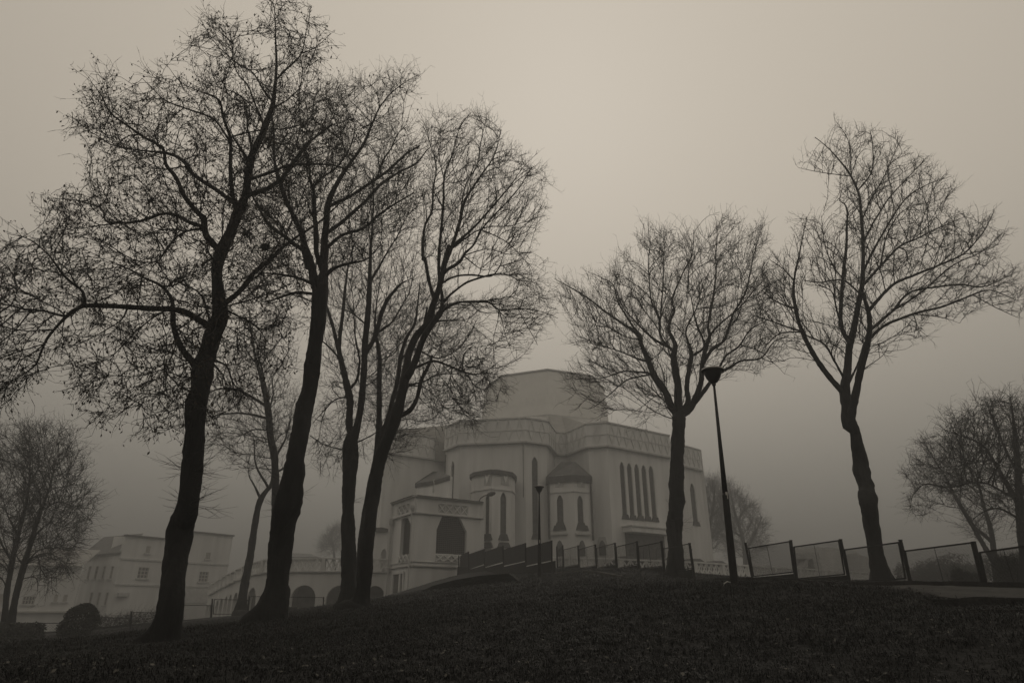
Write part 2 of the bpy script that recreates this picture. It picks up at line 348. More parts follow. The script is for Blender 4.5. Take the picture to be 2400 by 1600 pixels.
tag(mb.build('path', M['paving'], smooth=True), kind='structure')
mb = MB(); pts = [(x, np.interp(x, [p[0] for p in path_up], [p[1] for p in path_up])) for x in xs_]
for (x0, y0), (x1, y1) in zip(pts[:-1], pts[1:]): mb.bar((x0, y0+0.08, gz(x0, y0)+0.06), (x1, y1+0.08, gz(x1, y1)+0.06), 0.1, 0.22)
kb = mb.build('kerb', M['conc']); tag(kb, kind='structure')
mb = MB(); pts = [(x, np.interp(x, [p[0] for p in path_lo], [p[1] for p in path_lo])) for x in xs_]
for (x0, y0), (x1, y1) in zip(pts[:-1], pts[1:]): mb.bar((x0, y0-0.04, gz(x0, y0)+0.0), (x1, y1-0.04, gz(x1, y1)+0.0), 0.08, 0.12)
tag(mb.build('kerb', M['conc']), kind='structure')
# stone steps dropping towards the viewer at the right edge
st = empty('stone_steps', W(2310, 1425, 11), 'two dark stone steps at the lower end of the path by the right edge', 'steps')
for (x0, y0, x1, y1, Y, d) in ((2215, 1407, 2520, 1400, 11.3, 0.9), (2318, 1430, 2520, 1426, 9.9, 0.8)):
    A, B = W(x0, y0, Y), W(x1, y1, Y); B[2] = A[2] = (A[2]+B[2])/2; h = 0.3; L_ = B[0]-A[0]
    m_ = MB(); xs = [A[0], A[0]+0.5, B[0]]
    m_.add([(A[0], Y+0.35, A[2]), (A[0]+0.35, Y, A[2]), (B[0], Y-0.1, A[2]), (B[0], Y+d, A[2]), (A[0]+0.1, Y+d, A[2]),
            (A[0]+0.03, Y+0.37, A[2]-h), (A[0]+0.37, Y+0.03, A[2]-h), (B[0], Y-0.07, A[2]-h), (B[0], Y+d, A[2]-h), (A[0]+0.1, Y+d, A[2]-h)],
           [(0,1,2,3,4), (9,8,7,6,5), (0,5,6,1), (1,6,7,2), (2,7,8,3), (3,8,9,4), (4,9,5,0)])
    m_.build('step', M['conc'], st)

mb = MB(); bk = [(978, 1388, 36), (1010, 1382, 34.5), (1060, 1377, 33), (1120, 1374, 32), (1190, 1371, 31), (1215, 1366, 31)]; vs = []
for i, (px, py, Y) in enumerate(bk):
    p = W(px, py, Y); z = gz(p[0], Y); hh = (0.05, 0.3, 0.42, 0.46, 0.4, 0.02)[i]
    vs += [(p[0], Y, z-0.2), (p[0]+0.05, Y+0.12, z+hh), (p[0]+0.15, Y+1.2, gz(p[0], Y+1.2)+hh*0.9), (p[0]+0.2, Y+4.5, gz(p[0], Y+4.5)-0.1)]
mb.add(vs, [(4*i+k, 4*i+4+k, 4*i+5+k, 4*i+1+k) for i in range(len(bk)-1) for k in range(3)]); tag(mb.build('earth_bank', M['soil'], smooth=False), kind='structure')
# ------------------------------------------------------------------ trees
def smooth_path(P, step):
    P = np.asarray(P, float)
    if len(P) == 2: P = np.array([P[0], (P[0]+P[1])/2, P[1]])
    Q = np.vstack([2*P[0]-P[1], P, 2*P[-1]-P[-2]]); outp = []
    for i in range(1, len(Q)-2):
        p0, p1, p2, p3 = Q[i-1], Q[i], Q[i+1], Q[i+2]; k = max(1, int(np.linalg.norm(p2[:3]-p1[:3])/step))
        for t in np.arange(k)/k:
            outp.append(0.5*((2*p1)+(-p0+p2)*t+(2*p0-5*p1+4*p2-p3)*t*t+(-p0+3*p1-3*p2+p3)*t**3))
    outp.append(P[-1]); return np.array(outp)
def inpoly(x, y, poly):
    c = np.zeros(len(x), bool); n = len(poly); j = n-1
    for i in range(n):
        xi, yi = poly[i][:2]; xj, yj = poly[j][:2]
        c ^= ((yi > y) != (yj > y)) & (x < (xj-xi)*(y-yi)/((yj-yi) or 1e-9)+xi); j = i
    return c
def edge_dist(x, y, poly):
    d = np.full(len(x), 1e9); n = len(poly)
    for i in range(n):
        a = np.array(poly[i][:2]); b = np.array(poly[(i+1) % n][:2]); ab = b-a; t = np.clip(((x-a[0])*ab[0]+(y-a[1])*ab[1])/max(ab@ab, 1e-9), 0, 1)
        d = np.minimum(d, np.hypot(x-a[0]-t*ab[0], y-a[1]-t*ab[1]))
    return d
def strands(P0, D0, Ln, r0, segs, rng, bend=0.35, trop=(0, 0, 0.0), sides=3):
    """many thin tapering shoots at once -> verts, faces, points along them"""
    n = len(P0); pts = [P0]; d = D0.copy(); st_ = (Ln/segs)[:, None]; trop = np.array(trop)
    for i in range(segs):
        d = d + rng.normal(0, bend, (n, 3)) + trop; d /= np.linalg.norm(d, axis=1, keepdims=True); pts.append(pts[-1]+d*st_)
    P = np.stack(pts, 1)                                    # n, segs+1, 3
    A = np.cross(D0, rng.normal(0, 1, (n, 3))); A /= np.maximum(np.linalg.norm(A, axis=1, keepdims=True), 1e-9); Bv = np.cross(D0, A)
    tap = np.linspace(1, 0.35, segs+1)[None, :, None, None]*r0[:, None, None, None]
    th = np.arange(sides)*2*math.pi/sides
    ringv = (np.cos(th)[None, :, None]*A[:, None, :]+np.sin(th)[None, :, None]*Bv[:, None, :])   # n, sides, 3
    V = P[:, :, None, :] + tap*ringv[:, None, :, :]
    base = (np.arange(n)*(segs+1)*sides)[:, None, None]; i = (np.arange(segs)*sides)[None, :, None]; k = np.arange(sides)[None, None, :]; k2 = (k+1) % sides
    Fq = np.stack([base+i+k, base+i+k2, base+i+sides+k2, base+i+sides+k], -1).reshape(-1, 4)
    return V.reshape(-1, 3), Fq, P, d
class Big:                                                  # fast mesh from quad arrays
    def __init__(s): s.V = []; s.F = []; s.n = 0
    def add(s, V, F): s.V.append(V); s.F.append(F+s.n); s.n += len(V)
    def build(s, name, m, parent, smooth=True):
        V = np.concatenate(s.V)-root_loc(parent); Fq = np.concatenate(s.F); me = bpy.data.meshes.new(name)
        me.vertices.add(len(V)); me.vertices.foreach_set('co', V.astype(np.float32).ravel()); k = Fq.shape[1]
        me.loops.add(len(Fq)*k); me.loops.foreach_set('vertex_index', Fq.astype(np.int32).ravel())
        me.polygons.add(len(Fq)); me.polygons.foreach_set('loop_start', np.arange(len(Fq), dtype=np.int32)*k); me.polygons.foreach_set('use_smooth', np.full(len(Fq), smooth))
        me.materials.append(m); me.update(calc_edges=True); o = bpy.data.objects.new(name, me); C.objects.link(o); o.parent = parent; return o
TRIS = [0]
def tree(label, group, Y0, trunk, limbs, outline, att=1800, half=3.0, dk=0.5, step=0.32, twigs=1.6, sub=2, tw_len=0.7, trop=(0, 0, 0.08), leaves=0.0, name='bare_tree',
         seed=1, holes=(), r_tip=0.008, flare=0.35, knots=(), sprigs=(), leaf_size=0.045, tw_r=0.0075, focus_px=None, radial=2.0, clump=0.10, wig=0.35, sides=16):
    rng = np.random.default_rng(seed); rnd = random.Random(seed)
    tr = L(trunk) if isinstance(trunk, str) else trunk; outline = L(outline) if isinstance(outline, str) else outline
    base = W(tr[0][0], tr[0][1], Y0); base[2] = gz(base[0], base[1])
    root = empty(name, base, label, 'tree', group)
    P = []
    for i, (px, py, w) in enumerate(tr):
        Y = Y0 + 0.4*math.sin(i*0.9+seed)*min(1, i/4); p = W(px, py, Y); P.append([*p, w/2*pxsize(px, py, Y), px, py])
    first = P[0][:]; first[2] -= 0.45; first[3] *= 1.15; P = [first]+P
    Pn = smooth_path(P, 0.12)
    nodes = []; parent = []; rad = []; px2 = []; fixed = []
    # trunk mesh with bark furrows, knots and root flare
    rr = np.maximum(Pn[:, 3], 0.004); h = Pn[:, 2]-base[2]
    V, f = tube_geo(Pn[:, :3], rr, sides); V = V.reshape(-1, sides, 3); ctr = Pn[:, None, :3]; th = np.arange(sides)*2*math.pi/sides
    fl = np.exp(-np.maximum(h, 0)/0.3)[:, None]*flare*1.9*(0.45+0.55*np.cos(5*th+seed)[None, :]*np.cos(2*th+1.3*seed)[None, :])
    big = np.minimum(1, rr/0.1)[:, None]
    nse = 0.05*np.sin(th*3+h[:, None]*1.7+seed)+0.04*np.sin(th*7-h[:, None]*0.9+2*seed)+0.045*np.sin(h[:, None]*4.3+th*2+seed)+0.035*rng.normal(0, 1, (len(h), sides))
    kk = np.zeros_like(nse)
    for (kh, kt, ks, kw) in knots: kk += ks*np.exp(-((h-kh)/kw)[:, None]**2)*np.maximum(0, np.cos(th-kt))[None, :]**2
    V = ctr+(V-ctr)*(1+fl+nse*big+kk)[:, :, None]
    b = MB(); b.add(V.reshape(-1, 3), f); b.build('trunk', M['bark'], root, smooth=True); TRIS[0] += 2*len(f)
    def reg(Pn, attach):
        prev = attach
        for k in range(0, len(Pn), 3) if len(Pn) > 6 else range(len(Pn)):
            nodes.append(Pn[k, :3]); parent.append(prev); rad.append(Pn[k, 3]); px2.append(Pn[k, 4:6]); fixed.append(True); prev = len(nodes)-1
    reg(Pn, -1)
    for li, lm in enumerate(limbs):
        pts = L(lm) if isinstance(lm, str) else lm
        q = np.array(px2); dd = np.hypot(q[:, 0]-pts[0][0], q[:, 1]-pts[0][1]); ai = int(np.argmin(dd)); Ys = nodes[ai][1]
        seg = [math.hypot(pts[i+1][0]-pts[i][0], pts[i+1][1]-pts[i][1]) for i in range(len(pts)-1)]; tot = sum(seg); mlen = tot*pxsize(pts[0][0], pts[0][1], Ys)
        off = rnd.choice((-1, 1))*rnd.uniform(0.25, 0.55)*min(mlen, half*1.7)
        if abs(Ys+off-Y0) > half*1.1: off = -off
        P = []; acc = 0
        for i, (px, py, w) in enumerate(pts):
            if i: acc += seg[i-1]
            Y = Ys+off*(acc/tot)**1.1; P.append([*W(px, py, Y), w/2*pxsize(px, py, Y), px, py])
        if dd[ai] < 45: P[0][:3] = list(0.75*np.array(nodes[ai])+0.25*np.array(P[0][:3]))
        Pl = smooth_path(P, 0.13); Pl[:, 3] = np.maximum(Pl[:, 3], 0.004)
        n = len(Pl); wob = np.cumsum(rng.normal(0, 0.02, (n, 3)), 0); wob -= np.linspace(0, 1, n)[:, None]*wob[-1]; Pl[:, :3] += wob*wig*np.minimum(1, 0.3/np.maximum(Pl[:, 3], 0.02))[:, None]*0.6
        nb = 10 if Pl[0, 3] > 0.05 else 6
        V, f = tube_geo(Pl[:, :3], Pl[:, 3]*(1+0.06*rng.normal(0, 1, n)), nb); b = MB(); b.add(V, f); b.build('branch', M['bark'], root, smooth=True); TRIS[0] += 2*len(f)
        reg(Pl, ai)
    # attractors through the crown
    q = np.array(outline)[:, :2]; lo, hi = q.min(0), q.max(0); X = rng.uniform(lo[0], hi[0], att*5); Yp = rng.uniform(lo[1], hi[1], att*5)
    k = inpoly(X, Yp, outline)
    for hp in holes: k &= ~inpoly(X, Yp, L(hp) if isinstance(hp, str) else hp)
    X, Yp = X[k], Yp[k]; e0 = edge_dist(X, Yp, outline); sc_ = 1.0/max(60, math.sqrt((hi-lo).prod())*0.13)
    cl_ = np.sin(X*sc_*6.3+seed)*np.sin(Yp*sc_*6.3+seed*1.7)+0.6*np.sin(X*sc_*13+Yp*sc_*9+seed*2.3)+0.4*np.sin(X*sc_*9-Yp*sc_*15+seed)
    pr = np.clip(0.35+e0/45.0, 0, 1)*np.clip(0.55+0.55*cl_, clump, 1); kk_ = rng.random(len(X)) < pr
    X, Yp = X[kk_][:att], Yp[kk_][:att]; ed = edge_dist(X, Yp, outline); mpp = pxsize(X.mean(), Yp.mean(), Y0); hd = np.minimum(half, 0.35+np.sqrt(np.maximum(0, ed*mpp))*half/1.7)
    Ya = Y0+rng.uniform(-1, 1, len(X))*hd
    rays = np.stack([(X-1200)/F_PX, cp-(800-Yp)/F_PX*sp, sp+(800-Yp)/F_PX*cp], 1); AT = rays*(Ya/rays[:, 1])[:, None]
    nodes_a = np.array(nodes); h0 = base[2]+1.2
    fo = np.array(focus_px if focus_px else (tr[len(tr)//3][0], tr[len(tr)//3][1])); FP = W(fo[0], fo[1], Y0)
    start = np.where(nodes_a[:, 2] > h0, 0, 1e6)
    def nearest(A, Nn, pen, off):
        bd = np.full(len(A), 1e18); bi = np.zeros(len(A), int); rd = Nn-FP; rd = rd/np.maximum(np.linalg.norm(rd, axis=1, keepdims=True), 1e-6)
        for s_ in range(0, len(Nn), 400):
            dif = A[:, None, :]-Nn[None, s_:s_+400, :]; d2 = (dif**2).sum(2); cs = (dif*rd[None, s_:s_+400, :]).sum(2)/np.sqrt(d2+1e-6); d = d2*(1+radial*(1-cs)**1.5)+pen[None, s_:s_+400]; m_ = d.argmin(1); dm = d[np.arange(len(A)), m_]; u_ = dm < bd; bd[u_] = dm[u_]; bi[u_] = m_[u_]+s_+off
        return bd, bi
    bd, bi = nearest(AT, nodes_a, start, 0); alive = np.ones(len(AT), bool); ND = list(nodes_a); grown0 = len(ND); trop_a = np.array(trop); nch = [0]*len(ND)
    for it in range(60):
        al = np.where(alive)[0]
        if len(al) == 0: break
        idx, inv = np.unique(bi[al], return_inverse=True); NDa = np.array([ND[i] for i in idx]); dv = AT[al]-NDa[inv]; dv /= np.maximum(np.linalg.norm(dv, axis=1, keepdims=True), 1e-9)
        acc = np.zeros((len(idx), 3)); np.add.at(acc, inv, dv); acc /= np.maximum(np.linalg.norm(acc, axis=1, keepdims=True), 1e-6)
        rdn = NDa-FP; rdn /= np.maximum(np.linalg.norm(rdn, axis=1, keepdims=True), 1e-6); acc += rng.normal(0, 0.22, acc.shape)+trop_a*0.6+rdn*0.28*radial/2; acc /= np.linalg.norm(acc, axis=1, keepdims=True); new = NDa+acc*step; s0 = len(ND)
        okc = np.array([nch[i] < (3 if i >= grown0 else 6) for i in idx]); alive[al[~okc[inv]]] = False; new = new[okc]; idx = idx[okc]
        if len(idx) == 0: break
        for j in range(len(idx)): ND.append(new[j]); parent.append(int(idx[j])); rad.append(0.0); nch.append(0); nch[int(idx[j])] += 1
        al = np.where(alive)[0]
        if len(al) == 0: break
        nb_, ni = nearest(AT[al], new, np.zeros(len(new)), s0); u_ = nb_ < bd[al]; bd[al[u_]] = nb_[u_]; bi[al[u_]] = ni[u_]
        alive[al[(bd[al] < dk*dk)]] = False
        if s0 > 11000: break
    ND = np.array(ND); par = np.array(parent); n = len(ND); R = np.zeros(n); acc = np.zeros(n); kids = [[] for _ in range(n)]
    for i in range(n-1, -1, -1):
        R[i] = max(r_tip, acc[i]**(1/2.3)) if i >= grown0 else max(rad[i], 0.006)
        if par[i] >= 0:
            acc[par[i]] += R[i]**2.3; 
            if i >= grown0: kids[par[i]].append(i)
    for i in range(grown0, n):
        if par[i] >= 0: R[i] = min(R[i], R[par[i]]*0.9+0.001)
    crown = Big(); done = np.zeros(n, bool)
    stack = [(j, i) for i in range(grown0) for j in kids[i]]
    while stack:
        j, pi = stack.pop(); ch = [pi, j]; cur = j
        while kids[cur]:
            ks = sorted(kids[cur], key=lambda t: -R[t]); 
            for o_ in ks[1:]: stack.append((o_, cur))
            cur = ks[0]; ch.append(cur)
        r_ = R[ch].copy(); r_[0] = min(r_[0], r_[1]*1.25); ns = 5 if r_[1] > 0.03 else 3
        Pc = ND[ch]
        if len(Pc) > 2:                                     # soften the kinks
            Pc = Pc.copy(); Pc[1:-1] = 0.5*Pc[1:-1]+0.25*(Pc[:-2]+Pc[2:])
        V, f = tube_geo(Pc, r_, ns, cap=False); crown.add(V, np.array(f)); TRIS[0] += 2*len(f)
    # twigs
    thin = np.where((R < 0.035) & (np.arange(n) > 0) & (ND[:, 2] > h0+0.6))[0]
    cnt = rng.poisson(twigs*1.25, len(thin)); src = np.repeat(thin, cnt)
    P0 = ND[src]; pd = ND[src]-ND[np.maximum(par[src], 0)]; pd /= np.maximum(np.linalg.norm(pd, axis=1, keepdims=True), 1e-6)
    rdt = P0-FP; rdt /= np.maximum(np.linalg.norm(rdt, axis=1, keepdims=True), 1e-6); d0 = pd*0.7+rdt*0.3*radial/2+rng.normal(0, 0.52, pd.shape)+trop_a*2; d0 /= np.linalg.norm(d0, axis=1, keepdims=True)
    ln = rng.uniform(0.4, 1.5, len(src))*tw_len
    V, Fq, PP, dd_ = strands(P0, d0, ln, np.full(len(src), tw_r), 3, rng, 0.16, trop_a*0.5); crown.add(V, Fq); TRIS[0] += 2*len(Fq)
    tips = []
    for s_ in range(sub):
        k = rng.integers(1, 4, len(PP)); P1 = PP[np.arange(len(PP)), k]; d1 = dd_+rng.normal(0, 0.7, dd_.shape)+trop_a; d1 /= np.linalg.norm(d1, axis=1, keepdims=True)
        V, Fq, P2, _ = strands(P1, d1, ln*rng.uniform(0.25, 0.55, len(ln)), np.full(len(ln), tw_r*0.75), 2, rng, 0.3, trop_a*0.5); crown.add(V, Fq); TRIS[0] += 2*len(Fq); tips.append(P2[:, 2]); tips.append(P2[:, 1])
    c_ = crown.build('crown', M['twig'], root); c_['kind'] = 'stuff'
    if leaves > 0:
        T = np.concatenate(tips); T = T[rng.random(len(T)) < leaves]; nl = len(T)
        a_ = rng.uniform(0, 6.28, nl); d = np.stack([0.5*np.cos(a_), 0.5*np.sin(a_), -1+0.5*rng.random(nl)], 1); d /= np.linalg.norm(d, axis=1, keepdims=True)
        s_ = np.cross(d, rng.normal(0, 1, (nl, 3))); s_ /= np.linalg.norm(s_, axis=1, keepdims=True); sz = (leaf_size*rng.uniform(0.6, 1.5, nl))[:, None]; cl = np.cross(s_, d)
        V = np.stack([T, T+d*sz*0.8+s_*sz*0.42+cl*sz*0.12, T+d*sz*1.8, T+d*sz*0.8-s_*sz*0.42+cl*sz*0.12], 1).reshape(-1, 3)
        lf = Big(); lf.add(V, (np.arange(nl)[:, None]*4+np.arange(4)[None, :])); lo_ = lf.build('foliage', M['leaf'], root, smooth=False); lo_['kind'] = 'stuff'; TRIS[0] += 2*nl
    # sprigs: brushes of thin shoots on the trunk
    if sprigs:
        sg = Big()
        for (px, py, cnt, lnm, dx) in sprigs:
            qd = np.array(px2[:]); i = int(np.argmin(np.hypot(qd[:, 0]-px, qd[:, 1]-py))); p0 = np.array(nodes[i])
            d = np.stack([rng.normal(dx, 0.45, cnt), rng.normal(-0.3, 0.6, cnt), rng.normal(0.1, 0.35, cnt)], 1); d /= np.linalg.norm(d, axis=1, keepdims=True)
            st0 = np.repeat(p0[None, :], cnt, 0)+rng.normal(0, 0.08, (cnt, 3))
            V, Fq, P3, d3 = strands(st0, d, rng.uniform(0.4, 1.2, cnt)*lnm, np.full(cnt, 0.006), 4, rng, 0.13, (0, 0, 0.06)); sg.add(V, Fq)
            V, Fq, _, _ = strands(P3[:, 2], d3+rng.normal(0, 0.4, d3.shape), rng.uniform(0.2, 0.5, cnt)*lnm, np.full(cnt, 0.004), 3, rng, 0.15, (0, 0, 0.05)); sg.add(V, Fq)
        s_o = sg.build('shoots', M['twig'], root); s_o['kind'] = 'stuff'
    return root

G1 = 'large bare trees on the near slope'
tree('nearest black tree, leftmost big trunk, with a long level limb reaching left', G1, 15,
     'P 1275,1190,280 1300,1110,215 1330,1000,185 1350,850,180 1372,650,180 1400,450,185 1430,270,185 1480,100,165 B 1345,1500,125 1350,1350,130 1385,1200,125 1390,1090,140 1430,950,110 1485,780,118 1515,700,100 1505,550,76 1495,400,72 1525,260,80 1590,120,65 1640,0,60 A 1660,1450,56 1700,1300,50 1720,1150,48 1745,1050,45 1810,920,40 1860,780,34 1885,700,28 1895,600,22 1905,450,18 1900,300,12 1895,120,6 1885,30,4',
     ['B 1440,760,50 1290,690,45 1180,660,42 950,650,36 640,635,32 570,640,30 500,675,26 400,780,20 310,900,17 250,1040,12 150,1120,9 0,1180,6 -150,1200,4',
      'B 630,620,24 570,540,20 450,440,16 340,290,11 200,180,7 50,140,4', 'B 480,685,16 300,670,14 150,650,12 0,620,9 -150,600,6', 'B 310,900,10 200,930,8 0,1000,6 -120,1080,4',
      'B 1340,1080,55 1260,940,42 1210,830,38 1190,740,36 1190,650,28 1160,560,24 1090,490,18 980,440,12 880,380,8 760,330,4',
      'B 1480,260,50 1420,150,45 1400,20,38 A 1370,1470,34 1270,1350,30 1210,1220,28 1140,1130,24 1120,1020,20 1000,950,18 880,870,14 760,780,11 690,650,8 640,580,4',
      'A 1590,1400,36 1480,1300,28 1330,1200,26 1260,1100,24 1150,1050,20 1050,1040,14 950,1030,10 780,1000,8 650,920,5 520,830,3',
      'B 1390,130,32 1300,60,26 1200,10,22 A 1090,1480,20 960,1525,18 800,1530,16 720,1510,12 690,1430,10 500,1375,6 350,1370,3', 'A 800,1530,10 650,1560,8 500,1580,5 400,1590,3',
      'B 1390,140,22 1290,125,16 1200,190,12 1110,310,10 1050,370,6 1020,420,4', 'B 1290,125,12 1180,110,10 1050,130,7 900,200,4',
      'A 1620,1470,32 1600,1300,28 1590,1100,24 1590,960,22 1540,810,18 1510,690,14 1400,640,8 1250,570,5 1150,450,3',
      'A 1590,960,16 1480,830,14 1350,770,12 1150,700,9 1080,640,6 980,540,4',
      'A 1710,1120,24 1650,1010,18 1600,940,14', 'A 1620,950,12 1730,910,10 1840,890,9 2000,880,8 2180,820,5', 'A 1725,1060,20 1710,900,14 1695,750,12 1650,660,9 1530,610,5 1450,590,3',
      'A 1815,860,18 1770,760,13 1700,590,10 1630,500,8 1600,350,6 1540,220,4 1450,130,3', 'A 1875,710,18 1800,600,13 1740,500,9 1640,440,8 1560,380,7 1450,260,5 1380,130,3',
      'A 1900,580,14 1960,490,12 2080,370,9 2110,230,6 2140,60,3', 'A 2080,370,7 2180,330,5 2280,230,3', 'A 1880,760,12 1990,680,9 2080,590,6 2100,480,4',
      'A 1730,1390,34 1850,1290,30 1960,1200,26 2080,1040,22 2150,960,18 2290,860,10 C 450,610,9 550,560,5', 'A 1730,1250,22 1870,1190,20 2000,1140,18 2150,1130,14 2340,1150,10 C 660,920,4',
      'B 1570,650,40 1650,540,32 1750,410,28 1870,310,26 1960,220,22 2080,140,18 2200,60,14 C 520,1160,12 600,1080,9 700,990,6',
      'B 1590,720,16 1720,740,11 1810,820,8 1860,900,6 1980,920,4 2050,960,2', 'B 1480,990,16 1560,1050,11 1620,1180,8 1750,1300,5 1800,1400,3', 'B 1490,1000,12 1540,1120,8 1560,1250,5',
      'B 930,660,12 830,740,9 650,850,7 520,910,5', 'B 1150,690,10 1000,760,9 870,880,8 760,990,7 620,1040,5 430,1080,3', 'B 1300,1040,9 1100,1080,8 950,1120,7 700,1110,5',
      'B 1420,700,22 1390,570,14 1290,500,10 1220,470,7 1080,430,4', 'B 1600,660,14 1700,600,11 1830,560,7 1980,560,4', 'B 1240,820,14 1300,750,12 1400,680,9', 'B 1180,930,10 1150,1080,7 1130,1230,4 1000,1350,3',
      'B 1310,1100,9 1180,1200,7 950,1280,5 780,1420,3', 'B 1420,740,12 1330,800,8 1340,950,6', 'B 1300,1200,8 1150,1350,5 1000,1500,3'],
     '-150,600 0,555 60,560 115,470 125,440 190,430 200,400 230,380 190,330 145,275 185,255 200,215 225,160 260,165 305,185 330,190 370,145 400,160 440,185 480,150 430,115 440,65 465,25 500,40 560,40 590,90 605,60 600,-30 690,-30 700,50 725,15 760,45 780,80 775,150 755,180 720,190 800,210 820,260 840,300 800,420 740,460 700,560 720,720 680,790 700,830 708,870 660,885 620,850 600,960 560,970 480,990 420,1010 330,1035 305,1010 330,980 280,970 230,995 200,950 140,905 180,860 150,820 120,790 150,750 110,800 90,870 40,940 -150,960',
     att=5200, half=3.6, dk=0.42, step=0.26, twigs=1.6, sub=2, radial=1.0, focus_px=(515, 700), tw_len=0.46, tw_r=0.008, trop=(0, 0, -0.03), leaves=0.34, seed=3, leaf_size=0.042,
     holes=['140,330 190,400 120,430 60,440', '215,425 320,420 300,455 240,450', '395,290 420,290 430,390 390,380'], flare=0.45, knots=[(6.0, 2.8, 0.5, 0.18), (5.3, -0.5, 0.35, 0.2), (7.9, 2.5, 0.3, 0.25)],
     sprigs=[(462, 1120, 34, 1.0, 0.8), (462, 1190, 26, 0.9, 0.8), (425, 1120, 12, 0.9, -1.0), (430, 1180, 8, 0.6, -0.9), (455, 1060, 20, 0.9, 0.5)])
tree('tall dark leaning tree just right of the nearest, thick trunk forking high up', G1, 20,
     'Q 590,1075,290 615,1000,235 655,880,205 680,700,175 695,450,180 715,250,192 760,80,200 D 270,1560,120 305,1380,120 330,1200,118 370,1050,105 390,900,105 415,700,95 430,550,95 438,430,112 450,340,90 470,250,56 470,150,52 475,0,48 C 480,1300,45 500,1100,40 570,950,30 650,830,24 740,700,18 800,560,14 850,450,10 930,350,8 1020,280,5 1110,225,3',
     ['D 410,380,70 400,300,62 380,200,55 330,70,45 C 360,1540,45 325,1330,40 260,1200,32 180,1020,28 140,900,24 120,780,20 120,620,14 110,480,8 130,350,4', 'C 860,430,7 830,340,5 760,250,3',
      'D 430,240,34 415,120,32 C 410,1300,32 400,1100,28 400,1020,22 370,930,18 370,850,14 330,720,8 320,560,4', 'C 405,1020,18 440,940,14 560,860,12 650,720,9 680,580,7 620,450,5 555,260,3',
      'C 490,1320,28 600,1230,24 760,1080,22 850,980,20 980,890,16 1100,830,12 1180,740,6 1230,700,3', 'C 510,1160,26 650,1060,22 800,960,20 900,890,18 1030,770,14 1130,710,8', 'C 830,940,14 880,800,11 930,730,10 970,640,7 1040,560,4',
      'C 500,1420,26 590,1330,22 740,1280,18 860,1180,16 960,1110,12 1080,1040,8 1090,1020,4', 'D 500,310,26 530,240,24 640,200,18 760,170,10 870,60,5',
      'D 370,350,26 300,300,20 200,280,16 80,265,10 0,270,5', 'D 375,430,24 280,400,20 150,440,12 60,460,6', 'D 330,120,30 230,40,28 C 220,1350,26 90,1250,22 20,1130,16 -30,1030,10 -60,900,5',
      'D 375,500,12 330,440,8 250,420,5 150,500,3', 'C 990,900,7 980,960,6 990,1040,4', 'C 640,830,12 600,700,9 560,560,6 480,420,3'],
     '590,330 640,260 700,240 740,200 790,180 830,175 850,200 870,190 905,160 985,170 975,230 910,250 960,280 1000,340 985,420 990,470 960,520 880,560 860,640 800,640 760,600 740,640 720,780 690,760 690,640 640,700 590,720 560,600 560,450 590,400',
     att=3300, half=3.6, dk=0.46, step=0.28, twigs=1.25, sub=2, tw_len=0.6, trop=(0, 0, 0.03), focus_px=(750, 720), leaves=0.1, seed=5, leaf_size=0.045, knots=[(9.3, 2.6, 0.35, 0.3), (12.3, 2.6, 0.3, 0.25), (4.2, 3.0, 0.25, 0.3)], flare=0.5,
     sprigs=[(640, 1190, 14, 0.9, -0.7), (700, 1150, 6, 0.8, 0.9), (655, 1120, 6, 0.9, -0.8)])
